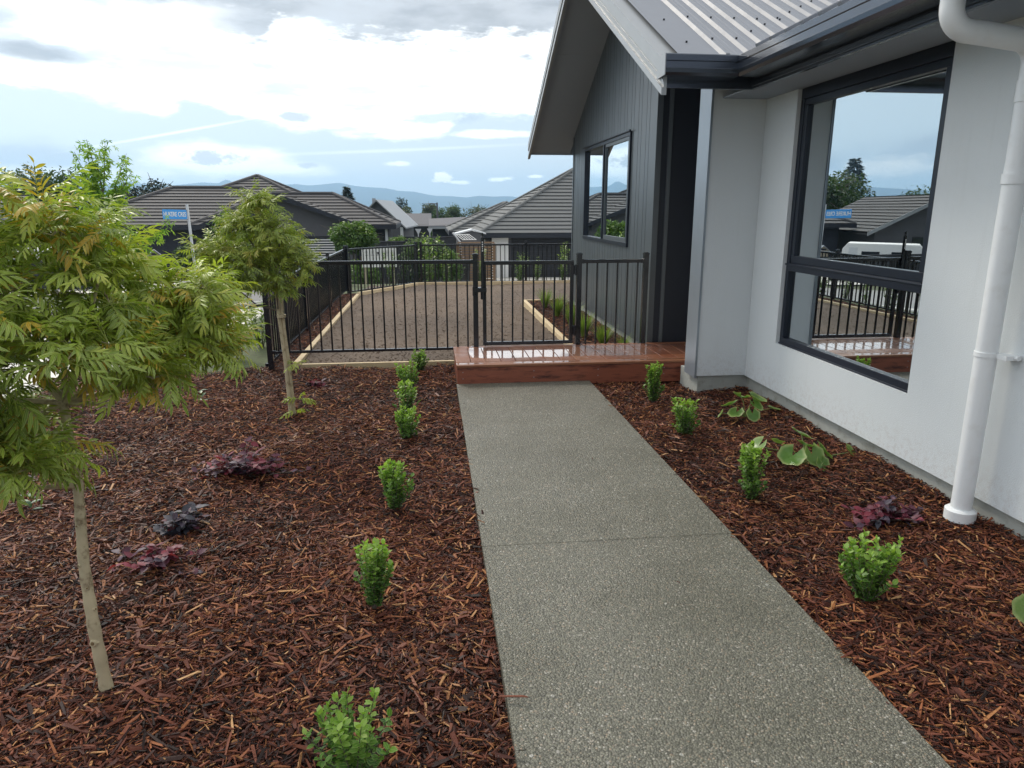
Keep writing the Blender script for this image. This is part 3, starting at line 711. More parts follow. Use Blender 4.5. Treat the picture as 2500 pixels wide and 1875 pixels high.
    mb = MB(); mb.box(x0+.04, x0+.044, 9.316, gw[1]-.046, gw[2]+.051, gw[3]-.051); P('pane', mb, M['glass'], gf)
    mb = MB(); mb.box(GX+.052, 5.0, gw[0]-.4, gw[0]-.36, .5, 2.6); mb.box(GX+.052, 5.0, gw[1]+.36, gw[1]+.4, .5, 2.6); mb.box(5.0, 5.04, gw[0]-.4, gw[1]+.4, .5, 2.6); mb.box(GX+.052, 5.0, gw[0]-.36, gw[1]+.36, .5, .54); mb.box(GX+.052, 5.0, gw[0]-.36, gw[1]+.36, 2.56, 2.6)
    P('room', mb, M['interior'])
    # --- roof over the gable: ribbed sheets
    EY, EX = 5.06, 1.63
    rz = lambda y: 2.56+.5*(y-EY) if y <= ry else 2.56+.5*(ry-EY)-.5*(y-ry)
    prof = [(EX+.10, 0), (EX+.40, 0)]
    x = EX+.40
    while x < 9:
        prof += [(x+.002, 0), (x+.020, .026), (x+.046, .026), (x+.064, 0), (x+.085, 0), (x+.092, .004), (x+.10, .004), (x+.107, 0), (x+.127, 0), (x+.134, .004), (x+.142, .004), (x+.149, 0)]; x += .19
    vs, fs = [], []
    for (px_, h) in prof:
        ys_ = max(EY-.02, EY-.02+(px_-2.16))
        for yy in (ys_, max(ys_, ry)): vs.append((px_, yy, rz(yy)+h))
        vs.append((px_, 12.0, rz(12.0)+h)); vs.append((px_, ry+.001, rz(ry)+h))
    n = len(prof)
    for k in range(n-1):
        a = k*4; b = (k+1)*4
        if prof[k][0] < ry-EY+2.16: fs.append((a, b, b+1, a+1))
        fs.append((a+3, b+3, b+2, a+2))
    mb = MB(); mb.add(vs, fs); rf = P('roof', mb, M['roofmetal'], fixn=False)
    mb = MB(); mb.tube([(0, 0, -.002), (0, -.004, .012)], .008, 6); so_ = mb.build('screw', M['black']); SM = so_.data; bpy.data.objects.remove(so_)
    x = EX+.40-.19
    kk = 0
    while x < 5.2:
        for yy in (5.35, 5.9, 6.8, 7.7):
            xx = x+.033+.0*kk; y2 = yy if yy != 5.35 else max(5.35, EY+(xx-2.16)+.22)
            if y2 < EY+(xx-2.16)+.12 and xx > 2.2: continue
            if y2 > 8.3: continue
            z = rz(y2)+(.026 if x > EX+.3 else .0)
            sc_ = link('screw', SM, rf); sc_.location = (xx, y2, z)
        x += .19; kk += 1
    mb = MB(); mb.tube([(EX, ry, rz(ry)+.02), (9, ry, rz(ry)+.02)], .06, 8); P('ridge_cap', mb, M['roofmetal'], rf)
    # wing roof
    mb = MB(); wz = lambda xx: 2.56+.5*(xx-2.16)
    mb.add([(2.14, -2.4, wz(2.14)), (5.6, -2.4, wz(5.6)), (5.6, 8.48, wz(5.6)), (2.14, 5.04, wz(2.14))], [(0, 1, 2, 3)])
    mb.add([(5.6, -2.4, wz(5.6)), (9.1, -2.4, wz(2.1)), (9.1, 5.0, wz(2.1)), (5.6, 8.48, wz(5.6))], [(0, 1, 2, 3)])
    for k in range(38):
        yy = -2.3+k*.19
        mb.box(-.02, 3.86, -.02, .02, 0, .026, Matrix.Translation((2.15, yy, 2.562)) @ Matrix.Rotation(-math.atan(.5), 4, 'Y'))
    P('roof', mb, M['roofmetal'], fixn=False)
    # raking soffit of the gable
    mb = MB(); s0, s1 = EX+.02, GX+.02
    def slab(xa, xb, f, ya_, yb_, th, mbx):
        za, zb = f(ya_), f(yb_)
        mbx.add([(xa, ya_, za), (xb, ya_, za), (xb, yb_, zb), (xa, yb_, zb), (xa, ya_, za+th), (xb, ya_, za+th), (xb, yb_, zb+th), (xa, yb_, zb+th)],
                [(0,1,2,3),(4,7,6,5),(0,4,5,1),(1,5,6,2),(2,6,7,3),(3,7,4,0)])
    for a, b in ((5.20, 6.9), (6.904, ry)): slab(s0, s1, sof, a, b, .03, mb)
    for a, b in ((ry+.001, 9.70), (9.705, 11.80)): slab(s0, s1, sof, a, b, .03, mb)
    slab(s1+.001, 3.6, sof, 5.22, ry, .03, mb)
    mb.box(s0, GX+.4, 11.80, 11.83, sof(11.80)-.02, sof(11.8)+.12)
    P('soffit', mb, M['soffit'])
    # barge boards
    mb = MB(); bb = lambda y: sof(y)-.065
    for (a, b) in ((EY+.0, ry), (ry+.001, 11.84)):
        slab(EX-.004, EX+.018, bb, a, b, .215, mb)
        slab(EX-.018, EX-.004, bb, a, b, .050, mb)
        slab(EX-.010, EX-.004, lambda y: bb(y)+.085, a, b, .014, mb)
        slab(EX-.018, EX-.004, lambda y: bb(y)+.125, a, b, .090, mb)
        slab(EX-.018, EX+.125, lambda y: bb(y)+.2155, a, b, .012, mb)
    P('barge_board', mb, M['bargemetal'])
    # gutters: outer face, sole, fascia; a short run facing the path then one along the wing
    mb = MB()
    def gut(face, sole_in, top, bot, along, a, b):
        prof2 = [(face+.012, top), (face, top-.008), (face, top-.045), (face+.006, top-.05), (face+.006, top-.09), (face+.0, top-.095), (face+.004, bot+.018), (face+.022, bot), (sole_in, bot-.004), (sole_in, bot+.004), (face+.026, bot+.01), (face+.012, bot+.03), (face+.012, top-.02)]
        if along == 'x':   # faces -Y
            mb.prism([(q[0], q[1]) for q in prof2], b-a, 'x', a)
        else:              # faces -X, along Y
            mb.prism([(q[0], q[1]) for q in prof2], b-a, 'y', a)
    gut(4.985, 5.16, 2.562, 2.425, 'x', EX-.018, 2.128)
    gut(2.115, 2.30, 2.562, 2.425, 'y', -2.4, 5.0)
    P('gutter', mb, M['gutter'], smooth=False, fixn=True)
    mb = MB(); mb.prism([(4.985, 2.562), (4.985, 2.425), (5.16, 2.421), (5.16, 2.562)], .006, 'x', EX-.025)
    P('gutter_end', mb, M['bargemetal'])
    mb = MB()
    mb.box(EX+.02, 2.335, 5.165, 5.195, 2.37, 2.55)
    mb.box(2.305, 2.335, -2.4, 5.164, 2.37, 2.55); mb.box(2.290, 2.305, -2.4, 5.15, 2.384, 2.412)
    P('fascia', mb, M['gutter'], bevel=.002)
    # flat soffit of the wing
    mb = MB(); mb.box(2.336, WX+.02, -2.4, 3.45, 2.392, 2.40); mb.box(2.336, WX+.02, 3.4535, 5.748, 2.392, 2.40); mb.box(2.336, 2.262+.9, 5.2, 5.2, 2.392, 2.40)
    P('soffit', mb, M['soffit'])
    # downpipe (PVC) with swan neck
    mb = MB(); cx, cy = 2.61, 3.02; r = .0475
    arc = lambda c, r_, a0, a1, n=8: [(c[0]+r_*math.cos(R(a0+(a1-a0)*k/n)), cy, c[1]+r_*math.sin(R(a0+(a1-a0)*k/n))) for k in range(n+1)]
    pts = [(2.195, cy, 2.43)]+arc((2.195+.09, 2.365), .09, 180, 262, 8)+[(2.36, cy, 2.268), (2.50, cy, 2.252)]+arc((2.515, 2.155), .095, 82, 0, 8)+[(cx, cy, 2.0)]
    mb.tube(pts, r, 20); mb.tube([(cx, cy, 2.02), (cx, cy, .03)], r, 24)
    dp = P('downpipe', mb, M['pvc'], smooth=True)
    mb = MB()
    mb.tube([(cx, cy, 1.655), (cx, cy, 1.700)], .0535, 24); P('pipe_joint', mb, M['pvc'], dp, smooth=True)
    mb = MB(); mb.tube([(cx, cy, 2.0), (cx, cy, 2.09)], .0515, 24); P('pipe_joint', mb, M['pvc'], dp, smooth=True); mb = MB()
    mb.tube([(cx, cy, .035), (cx, cy, .085)], .071, 28); mb.tube([(cx, cy, .085), (cx, cy, .095)], [.071, .058], 28); mb.tube([(cx, cy, -.03), (cx, cy, .035)], .054, 24)
    P('foot_collar', mb, M['pvc'], dp, smooth=True)
    mb = MB(); mb.tube([(cx, cy, .868), (cx, cy, .890)], .0515, 24); mb.box(cx+.01, WX-.001, cy-.11, cy-.03, .868, .888); mb.tube([(cx+.055, cy-.045, .879), (cx+.06, cy-.125, .879)], .011, 8)
    P('pipe_bracket', mb, M['pvc'], dp, smooth=True)
build_house()

# ---------------------------------------------------------------- tubular pool fence
def picket_mesh(h):
    mb = MB(); mb.box(-.008, .008, -.008, .008, 0, h); o = mb.build('picket', M['black'])
    me = o.data; bpy.data.objects.remove(o); return me
def post_mesh(h, s=.025):
    mb = MB(); mb.box(-s, s, -s, s, 0, h); mb.box(-s-.003, s+.003, -s-.003, s+.003, h-.004, h+.014); mb.box(-s+.006, s-.006, -s+.006, s-.006, h+.014, h+.02)
    o = mb.build('post', M['black']); me = o.data; bpy.data.objects.remove(o); return me
def fence(name, a, b, za, zb, label, panels=1, rail=.88, post0=True, post1=True, group='black tubular metal fences', ph=(1.1, 0), post_up=.04, cat='fence', spacing=.102, low=.04, pbase=0):
    a, b = Vector(a+(0,)), Vector(b+(0,)); d = b-a; L = d.length; ang = math.atan2(d.y, d.x); slope = (zb-za)/L
    t = empty(name, (a.x, a.y, za), ang, label, cat, group)
    PH = post_mesh(rail+low+post_up+pbase); PK = picket_mesh(rail)
    for i in range(panels+1):
        if (i == 0 and not post0) or (i == panels and not post1): continue
        x = L*i/panels; link('post', PH, t, (x, 0, slope*x-pbase))
    for i in range(panels):
        x0 = L*i/panels+.03; x1 = L*(i+1)/panels-.03
        for zz, hh in ((low+rail-.035, .036), (low, .026)):
            mb = MB(); mb.box(0, x1-x0, -.018, .018, 0, hh)
            sk = Matrix.Identity(4); sk[2][0] = slope
            for k in range(len(mb.v)): mb.v[k] = tuple(sk @ Vector(mb.v[k]))
            for e_ in (-.0, x1-x0): mb.box(e_-.022 if e_ else -.02, e_+.02, -.022, .022, slope*e_-.003, slope*e_+hh+.003)
            o = mb.build('rail', M['black'], t, bevel=.004); o.location = (x0, 0, slope*x0+zz)
        n = int(round((x1-x0)/spacing)); sp = (x1-x0)/n
        for k in range(n):
            x = x0+sp*(k+.5); link('picket', PK, t, (x, 0, slope*x+low))
    return t
FZ = .145
f1 = fence('metal_fence', (-1.60, 7.15), (.448, 7.15), FZ-.04, FZ-.04, 'black tubular fence panel crossing the yard left of the gate', rail=.905, post0=True, post1=True, pbase=.17, post_up=.045)
f2 = fence('metal_fence', (1.505, 7.15), (2.20, 7.15), FZ-.04, FZ-.04, 'short black fence panel between the gate and the dark gable wall', rail=.90, pbase=.1, post_up=.05)
fence('metal_fence', (-1.66, 7.22), (-1.66, 14.40), -.03, -.05, 'long black tubular fence running back along the left side of the soil yard', panels=3, rail=.80, post0=False, low=.03)
fence('metal_fence', (-1.62, 14.42), (-.30, 16.35), -.12, -.14, 'angled far corner panel of black fence carrying the white notice board', panels=1, rail=.86, low=.04)
fence('metal_fence', (-.20, 16.4), (4.60, 16.4), -.14, -.14, 'far black tubular fence at the back of the soil yard', panels=2, rail=.86, low=.04)
# gate
def build_gate():
    t = empty('gate', (.52, 7.15, .20), 0, 'black tubular metal gate above the deck with tall latch', 'gate')
    h = .87
    mb = MB()
    mb.box(0, .93, -.016, .016, .80, .838); mb.box(0, .93, -.016, .016, -.015, .02); mb.box(0, .036, -.016, .016, .02, .80); mb.box(.894, .93, -.016, .016, .02, .80)
    mb.build('gate_frame', M['black'], t, bevel=.003)
    PK = picket_mesh(.785)
    for k in range(8): link('picket', PK, t, (.036+(.858)*(k+.5)/8, 0, .018))
    mb = MB()
    for zz in (.08, .70): mb.box(.93, .963, -.03, .0, zz, zz+.09); mb.tube([(.947, -.03, zz-.01), (.947, -.03, zz+.10)], .010, 10)
    mb.build('hinge', M['black'], t)
    mb = MB()
    mb.tube([(.0, -.028, .53), (.0, -.028, 1.07)], .017, 14); mb.tube([(.0, -.028, 1.07), (.0, -.028, 1.085)], [.017, .011], 14); mb.tube([(.0, -.028, 1.085), (.0, -.028, 1.115)], .010, 12)
    mb.tube([(.0, -.028, .46), (.0, -.028, .58)], .023, 14); mb.box(-.10, .035, -.075, -.018, .535, .580); mb.tube([(-.085, -.05, .50), (-.085, -.05, .59)], .020, 12)
    la = mb.build('latch', M['black'], t, smooth=True)
    mb = MB()
    for k, ww in enumerate((.012, .008, .012, .010, .012)): mb.box(-ww/2, ww/2, -.0465, -.0445, .935+k*.021, .948+k*.021)
    mb.build('latch_lettering', M['white'], la)
build_gate()

# ---------------------------------------------------------------- foliage tools
def blade(L, W, nl=4, fold=.25, droop=.3, peak=.45, tip=1.0):
    """one leaf along +X: (V, F, across)"""
    V, U = [], []
    for i in range(nl+1):
        t = i/nl
        w_ = W/2*max(.04, math.sin(math.pi*min(1, t**(math.log(.5)/math.log(peak))))**.8)
        if i == 0: w_ = W*.04
        x = L*t; z = -droop*L*t*t
        for s in (-1, 0, 1):
            V.append((x, s*w_, z+abs(s)*w_*fold)); U.append(s)
    F = []
    for i in range(nl):
        for k in range(2): a = i*3+k; F.append((a, a+1, a+4, a+3))
    return np.array(V, float), np.array(F), np.array(U, float)
def rotm(yaw, pitch, roll):
    cy, sy, cp, sp, cr, sr = np.cos(yaw), np.sin(yaw), np.cos(pitch), np.sin(pitch), np.cos(roll), np.sin(roll)
    Rz = np.array([[cy, -sy, 0], [sy, cy, 0], [0, 0, 1]]); Ry = np.array([[cp, 0, -sp], [0, 1, 0], [sp, 0, cp]]); Rx = np.array([[1, 0, 0], [0, cr, -sr], [0, sr, cr]])
    return Rz @ Ry @ Rx            # pitch>0 lifts +X
class Leaves:
    def __init__(s): s.V = []; s.F = []; s.U = []; s.R = []; s.n = 0
    def add(s, V, F, U, Rr):
        s.V.append(V); s.F.append(F+s.n); s.U.append(U); s.R.append(Rr if hasattr(Rr, '__len__') else np.full(len(V), Rr)); s.n += len(V)
    def put(s, proto, M3, loc, scale=1, rand=.5):
        V, F, U = proto; s.add((V*scale) @ M3.T+np.asarray(loc), F, U, rand)
    def build(s, name, m, parent=None, smooth=True):
        return big_mesh(name, np.concatenate(s.V), np.concatenate(s.F), m, {'rand': np.concatenate(s.R), 'across': np.concatenate(s.U)}, smooth, parent)
def make_frond(q, length=.17, pairs=4, ll=.065, lw=.020, arch=.5, color=.4, yellow=.02):
    """pinnate leaf along +X, arching down; returns V,F,U,R"""
    L = Leaves(); n = pairs
    def pt(t): return np.array([length*t*(1-.12*arch*t), 0, length*(-.55*arch*t*t+.12*t)])
    # rachis
    rv, rf = [], []
    for i in range(5):
        t = i/4; p = pt(t); r = .0016*(1-.6*t)
        for a in (0, 2.09, 4.19): rv.append(p+[0, r*math.cos(a), r*math.sin(a)])
    for i in range(4):
        for k in range(3): rf.append((i*3+k, i*3+(k+1) % 3, i*3+3+(k+1) % 3, i*3+3+k))
    L.add(np.array(rv), np.array(rf), np.full(15, 1.0), .6)
    isyel = q.random() < yellow
    for i in range(n+1):
        t = .28+.72*i/n; p = pt(t)
        sides = (-1, 1) if i < n else (0,)
        for s in sides:
            pr = blade(ll*q.uniform(.8, 1.15)*(1-.15*abs(t-.6)), lw*q.uniform(.85, 1.15), 4, q.uniform(.1, .5), q.uniform(.05, .45), .45)
            yaw = s*q.uniform(.65, 1.0)*(1-.25*t); pit = -arch*t*.9-q.uniform(-.15, .45)
            rr = np.clip(color+q.normal(0, .13), 0, .9)
            if isyel or q.random() < yellow*.4: rr = q.uniform(.93, 1)
            L.put(pr, rotm(yaw, pit, s*q.uniform(-.1, .6)), p, 1, rr)
    return np.concatenate(L.V), np.concatenate(L.F), np.concatenate(L.U), np.concatenate(L.R)
def rosette(L, q, protos, c, up, nf, scale=1, spread=(-.55, .75), shade=0.0):
    a0 = q.uniform(0, 6.28)
    for k in range(nf):
        V, F, U, Rr = protos[q.integers(len(protos))]
        yaw = a0+k*2.4+q.normal(0, .25); pit = q.uniform(*spread)
        s = scale*q.uniform(.75, 1.15)
        Mx = rotm(yaw, pit, q.uniform(-.8, .8))
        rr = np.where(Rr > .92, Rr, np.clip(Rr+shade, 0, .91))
        L.add((V*s) @ Mx.T+np.asarray(c), F, U, rr)
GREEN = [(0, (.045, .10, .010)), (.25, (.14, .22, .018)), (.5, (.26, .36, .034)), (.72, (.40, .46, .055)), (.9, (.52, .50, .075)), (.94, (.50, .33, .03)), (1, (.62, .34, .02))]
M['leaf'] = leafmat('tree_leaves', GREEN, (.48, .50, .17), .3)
M['leaffar'] = leafmat('tree_leaves_far', [(0, (.07, .13, .022)), (.3, (.16, .24, .034)), (.6, (.29, .36, .048)), (.9, (.42, .43, .07)), (1, (.36, .28, .05))], (.34, .37, .11), .3)

def young_tree(name, base, trunk, lobes, label, seed, nros, nf, fscale, m, trunk_r, pairs=4, bumps=True, stems=1, limb_from=None, group=None):
    q = np.random.default_rng(seed)
    t = empty(name, base, 0, label, 'tree', group)
    B = np.array(base)
    mb = MB()
    pts = [np.array(p)-B for p in trunk]
    # densify the trunk, with slight knobs where side shoots were pruned
    dn, rad = [], []
    for i in range(len(pts)-1):
        for k in range(8):
            f = k/8; dn.append(pts[i]*(1-f)+pts[i+1]*f)
    dn.append(pts[-1]); N = len(dn)
    for i in range(N):
        f = i/(N-1); rad.append(trunk_r*(1.0-.35*f)*(1+(.07*math.sin(i*1.9) if bumps else 0)+(.12 if i == 0 else 0)))
    mb.tube(dn, rad, 14)
    if bumps:
        for k in range(8):
            i = int(np.clip(3+k*(N-6)/8+q.uniform(-1.6, 1.6), 2, N-3)); p = dn[i]; a = q.uniform(-3.2, .1)
            d = np.array([math.cos(a), math.sin(a), .25]); ks = q.uniform(.7, 1.5); mb.m = 0; mb.tube([p+d*rad[i]*.6, p+d*(rad[i]+.004*ks)], [rad[i]*.62*ks, rad[i]*.40*ks], 8); mb.m = 1; mb.tube([p+d*rad[i]*.8, p+d*(rad[i]+.0055*ks)], [rad[i]*.3*ks, rad[i]*.22*ks], 7); mb.m = 0
    mb.build('trunk', [m_trunk, M['scar']] if bumps else m_trunk, t, smooth=True)
    tops = np.array(trunk[-1]); lf = np.array(limb_from if limb_from is not None else trunk[-1])
    protos = [make_frond(q, .185, pairs, .057, .0115, q.uniform(.1, .8), q.uniform(.36, .66), .03 if i < 9 else .9) for i in range(11)]
    pw = np.array([1.0]*9+[.06, .06]); pw /= pw.sum()
    L = Leaves(); lm = MB(); tot = sum(l[7] for l in lobes)
    for (cx, cy, cz, rx, ry, rz_, shade, wt) in lobes:
        c = np.array([cx, cy, cz]); start = lf if cz > lf[2]-.05 else np.array(trunk[-2])
        mid = start*.5+c*.5+np.array([0, 0, -.05]); lm.tube([start-B, mid-B, c-B], [trunk_r*.5, trunk_r*.34, trunk_r*.2], 7)
        n = max(2, int(nros*wt/tot))
        for k in range(n):
            d = q.normal(size=3); d /= np.linalg.norm(d); rr = q.random()**.45
            p = c+d*rr*np.array([rx, ry, rz_])
            if k % 2 == 0: lm.tube([c*.75+p*.25-B, (c*.4+p*.6)+[0, 0, -.012]-B, p-B], [trunk_r*.2, trunk_r*.15, trunk_r*.09], 5)
            else: lm.tube([c*.35+p*.65-B, p-B], [trunk_r*.13, trunk_r*.08], 5)
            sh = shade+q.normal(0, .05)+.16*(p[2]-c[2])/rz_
            pr = [protos[i] for i in q.choice(len(protos), 6, p=pw)]
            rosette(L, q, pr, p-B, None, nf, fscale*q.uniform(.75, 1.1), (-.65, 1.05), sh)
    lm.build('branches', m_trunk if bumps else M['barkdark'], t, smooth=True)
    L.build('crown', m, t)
    return t
m_trunk = M['bark']; M['scar'] = mat('pruning_scar', (.17, .11, .05), .85, var=.4, vscale=60, coords='W')
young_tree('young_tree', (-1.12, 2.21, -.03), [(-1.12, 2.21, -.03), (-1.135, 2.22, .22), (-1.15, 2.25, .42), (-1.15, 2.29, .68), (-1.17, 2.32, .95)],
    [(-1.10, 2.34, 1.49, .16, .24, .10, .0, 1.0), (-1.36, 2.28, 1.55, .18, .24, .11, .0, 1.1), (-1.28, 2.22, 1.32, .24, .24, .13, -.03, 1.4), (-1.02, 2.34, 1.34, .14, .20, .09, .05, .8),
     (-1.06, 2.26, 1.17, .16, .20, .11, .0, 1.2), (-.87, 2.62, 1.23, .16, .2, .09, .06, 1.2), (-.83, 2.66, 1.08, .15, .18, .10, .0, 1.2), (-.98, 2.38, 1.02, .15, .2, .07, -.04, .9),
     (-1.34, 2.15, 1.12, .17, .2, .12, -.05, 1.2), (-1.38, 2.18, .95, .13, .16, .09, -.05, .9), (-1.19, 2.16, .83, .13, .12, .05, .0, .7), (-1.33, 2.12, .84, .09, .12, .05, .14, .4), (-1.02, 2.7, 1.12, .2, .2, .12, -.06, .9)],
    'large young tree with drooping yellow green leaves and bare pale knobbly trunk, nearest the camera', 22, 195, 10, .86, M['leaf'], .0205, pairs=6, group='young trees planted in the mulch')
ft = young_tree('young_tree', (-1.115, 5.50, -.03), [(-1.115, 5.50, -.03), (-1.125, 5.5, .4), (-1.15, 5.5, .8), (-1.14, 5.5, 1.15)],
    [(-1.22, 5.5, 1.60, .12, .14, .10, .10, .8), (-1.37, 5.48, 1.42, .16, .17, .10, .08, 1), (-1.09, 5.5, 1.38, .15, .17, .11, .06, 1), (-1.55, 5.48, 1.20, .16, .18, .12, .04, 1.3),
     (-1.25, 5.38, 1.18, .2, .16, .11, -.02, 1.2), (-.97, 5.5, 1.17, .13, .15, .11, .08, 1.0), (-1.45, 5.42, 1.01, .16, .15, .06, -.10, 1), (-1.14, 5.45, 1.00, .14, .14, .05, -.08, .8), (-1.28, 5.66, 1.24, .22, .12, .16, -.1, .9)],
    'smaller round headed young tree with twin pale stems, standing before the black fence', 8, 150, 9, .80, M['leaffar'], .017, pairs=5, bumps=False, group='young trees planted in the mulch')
mb = MB(); mb.tube([(.02, .02, 0), (.012, .01, .4), (-.01, .01, .8), (.0, .0, .98)], [.016, .014, .012, .011], 10)
mb.tube([(-.012, -.012, .78), (-.012, -.012, .80)], [.034, .034], 10); mb.build('stem', M['bark'], ft, smooth=True)
q0 = np.random.default_rng(4)
Ls = Leaves(); pr = [make_frond(q0, .13, 3, .055, .016, .7, .55, 0) for _ in range(5)]
for (dx, dz, n) in ((.07, .42, 5), (.08, .14, 6), (.05, .05, 3)): rosette(Ls, q0, pr, (dx, -.03, dz), None, n, .8, (-.2, .6), .1)
Ls.build('suckers', M['leaffar'], ft)

# ---------------------------------------------------------------- clipped box plants along the path
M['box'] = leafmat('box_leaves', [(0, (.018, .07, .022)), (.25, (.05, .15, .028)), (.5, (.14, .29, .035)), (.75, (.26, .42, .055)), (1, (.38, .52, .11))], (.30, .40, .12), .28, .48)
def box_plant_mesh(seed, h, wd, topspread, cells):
    q = np.random.default_rng(seed); L = Leaves(); sb = MB()
    pr = [blade(.026, .0175, 3, q.uniform(.1, .5), q.uniform(-.2, .3), .5) for _ in range(5)]
    stems = []
    for k in range(cells):
        a = q.uniform(0, 6.28); r0 = wd*.12; rt = wd*(.3+topspread*q.random()*1.3); ht = h*q.uniform(.72, 1.04)
        if k % 4 == 3: rt = wd*1.15; ht = h*q.uniform(.35, .75)
        p0 = np.array([r0*math.cos(a), r0*math.sin(a), 0]); p1 = np.array([rt*math.cos(a), rt*math.sin(a), ht])
        sb.tube([p0, (p0+p1)/2+[0, 0, .01], p1], [.003, .002, .001], 5)
        n = int(ht/.011)
        for j in range(n):
            f = (j+.5)/n
            if f < .04: continue
            p = p0*(1-f)+p1*f
            for s in (0, 1):
                yaw = j*1.57+s*3.14+q.normal(0, .35)
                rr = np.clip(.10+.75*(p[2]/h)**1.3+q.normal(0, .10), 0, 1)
                if q.random() < .1: rr = min(1, rr+.3)
                L.put(pr[q.integers(5)], rotm(yaw, q.uniform(.1, .9)+.3*(f > .9), q.normal(0, .5)), p, q.uniform(.75, 1.15)*(1.1 if f > .85 else 1), rr)
    return L, sb
def box_plant(seed, loc, h, wd, spread, cells, label, lean=0, rz=0, sc=1):
    cells = int(cells*2.0); wd *= 1.3
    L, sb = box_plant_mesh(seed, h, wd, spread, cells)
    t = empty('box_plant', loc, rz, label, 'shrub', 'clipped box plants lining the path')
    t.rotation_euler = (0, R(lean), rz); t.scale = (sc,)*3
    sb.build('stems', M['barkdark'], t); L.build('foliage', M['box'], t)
BZ = -.045
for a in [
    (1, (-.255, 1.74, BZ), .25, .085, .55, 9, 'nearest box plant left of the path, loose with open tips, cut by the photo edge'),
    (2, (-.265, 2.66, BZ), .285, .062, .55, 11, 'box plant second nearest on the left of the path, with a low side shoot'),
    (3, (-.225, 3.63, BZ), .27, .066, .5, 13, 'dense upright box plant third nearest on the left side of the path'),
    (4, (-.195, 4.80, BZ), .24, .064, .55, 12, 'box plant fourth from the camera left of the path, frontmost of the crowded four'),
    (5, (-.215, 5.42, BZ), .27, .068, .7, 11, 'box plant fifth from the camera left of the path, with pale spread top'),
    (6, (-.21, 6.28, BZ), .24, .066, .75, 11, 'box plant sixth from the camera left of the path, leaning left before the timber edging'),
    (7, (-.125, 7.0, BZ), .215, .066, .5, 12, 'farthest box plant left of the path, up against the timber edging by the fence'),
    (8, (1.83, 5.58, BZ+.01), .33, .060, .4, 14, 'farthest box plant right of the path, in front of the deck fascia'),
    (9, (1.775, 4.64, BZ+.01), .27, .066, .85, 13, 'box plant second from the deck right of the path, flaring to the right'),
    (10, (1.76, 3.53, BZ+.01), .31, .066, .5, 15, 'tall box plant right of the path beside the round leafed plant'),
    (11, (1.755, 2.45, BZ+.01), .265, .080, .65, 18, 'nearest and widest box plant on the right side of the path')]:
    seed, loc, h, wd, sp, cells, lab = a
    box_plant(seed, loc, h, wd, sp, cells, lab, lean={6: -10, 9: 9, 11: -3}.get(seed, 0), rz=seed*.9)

# big round leafed plants by the wall
M['round'] = leafmat('round_leaves', [(0, (.04, .12, .03)), (.5, (.12, .24, .05)), (1, (.22, .32, .09))], (.34, .40, .16), .25, .35, midrib=False)
def round_leaf(r, q):
    n = 18; V = [(0, 0, 0)]; U = [0.0]; cup = q.uniform(.12, .4)
    for ring, f in enumerate((.5, 1.0)):
        for k in range(n):
            a = -2.75+5.5*k/(n-1); rr = r*f*(1+.06*math.cos(a*7)*f+.10*math.cos(a))
            V.append((rr*math.cos(a)*1.05, rr*math.sin(a), cup*rr*f+.05*r*math.sin(a*5)*f)); U.append(f if f == 1 else .35)
    F = [(0, 1+k, 2+k, 2+k) for k in range(n-1)]+[(1+k, 1+n+k, 2+n+k, 2+k) for k in range(n-1)]
    return np.array(V), np.array(F), np.array(U)
def round_plant(loc, leaves, seed, label):
    q = np.random.default_rng(seed); t = empty('leafy_plant', loc, 0, label, 'plant', 'broad round leafed plants by the house wall')
    L = Leaves(); sb = MB()
    for (dx, dy, dz, r, yaw, tilt) in leaves:
        V, F, U = round_leaf(r, q); Mx = rotm(R(yaw), R(tilt), q.normal(0, .3)); p = np.array([dx, dy, dz])
        tri = F[:, 2] == F[:, 3]
        Fq = F.copy(); Fq[tri, 3] = Fq[tri, 2]
        L.add(V @ Mx.T+p, np.where(tri[:, None], np.stack([F[:, 0], F[:, 1], F[:, 2], F[:, 2]], 1), F), U, q.uniform(.2, .95))
        sb.tube([(0, 0, 0), (dx*.5, dy*.5, dz*.75), tuple(p)], [.004, .003, .0025], 6)
    sb.build('stalks', mat('stalk', (.16, .22, .06), .5), t, smooth=True)
    V = np.concatenate(L.V); F = np.concatenate(L.F)
    me = bpy.data.meshes.new('leaves'); me.from_pydata([tuple(v) for v in V], [], [tuple(dict.fromkeys(f)) for f in F.tolist()]); me.materials.append(M['round'])
    for nm, arr in (('rand', np.concatenate(L.R)), ('across', np.concatenate(L.U))):
        at = me.attributes.new(nm, 'FLOAT', 'POINT'); at.data.foreach_set('value', arr.astype(np.float32))
    me.polygons.foreach_set('use_smooth', [True]*len(me.polygons)); o = link('leaves', me, t)
round_plant((2.38, 5.0, -.01), [(-.13, -.02, .11, .062, 150, -30), (-.03, .03, .15, .066, 80, -20), (.07, 0, .14, .075, 0, -25), (-.12, -.10, .07, .06, 220, -25), (-.02, -.16, .07, .055, -90, -55), (.03, -.08, .12, .06, -50, -40), (.20, -.03, .07, .052, -10, -15), (-.20, -.02, .04, .04, 180, -60)], 1, 'round leafed green plant farther from the camera, near the inner corner of the plaster wall')
round_plant((2.30, 3.96, -.01), [(-.30, .03, .12, .075, 170, -45), (-.10, .13, .10, .06, 110, -10), (.04, .14, .15, .075, 30, -25), (.0, .02, .12, .06, 60, -20), (-.13, -.08, .09, .082, 215, -30), (.02, -.04, .08, .072, -70, -55), (.11, -.0, .09, .068, -30, -50), (.31, .02, .06, .07, -20, -45), (.06, -.09, .04, .05, -60, -60)], 2, 'larger round leafed green plant with wide spreading leaves, mid way along the plaster wall')
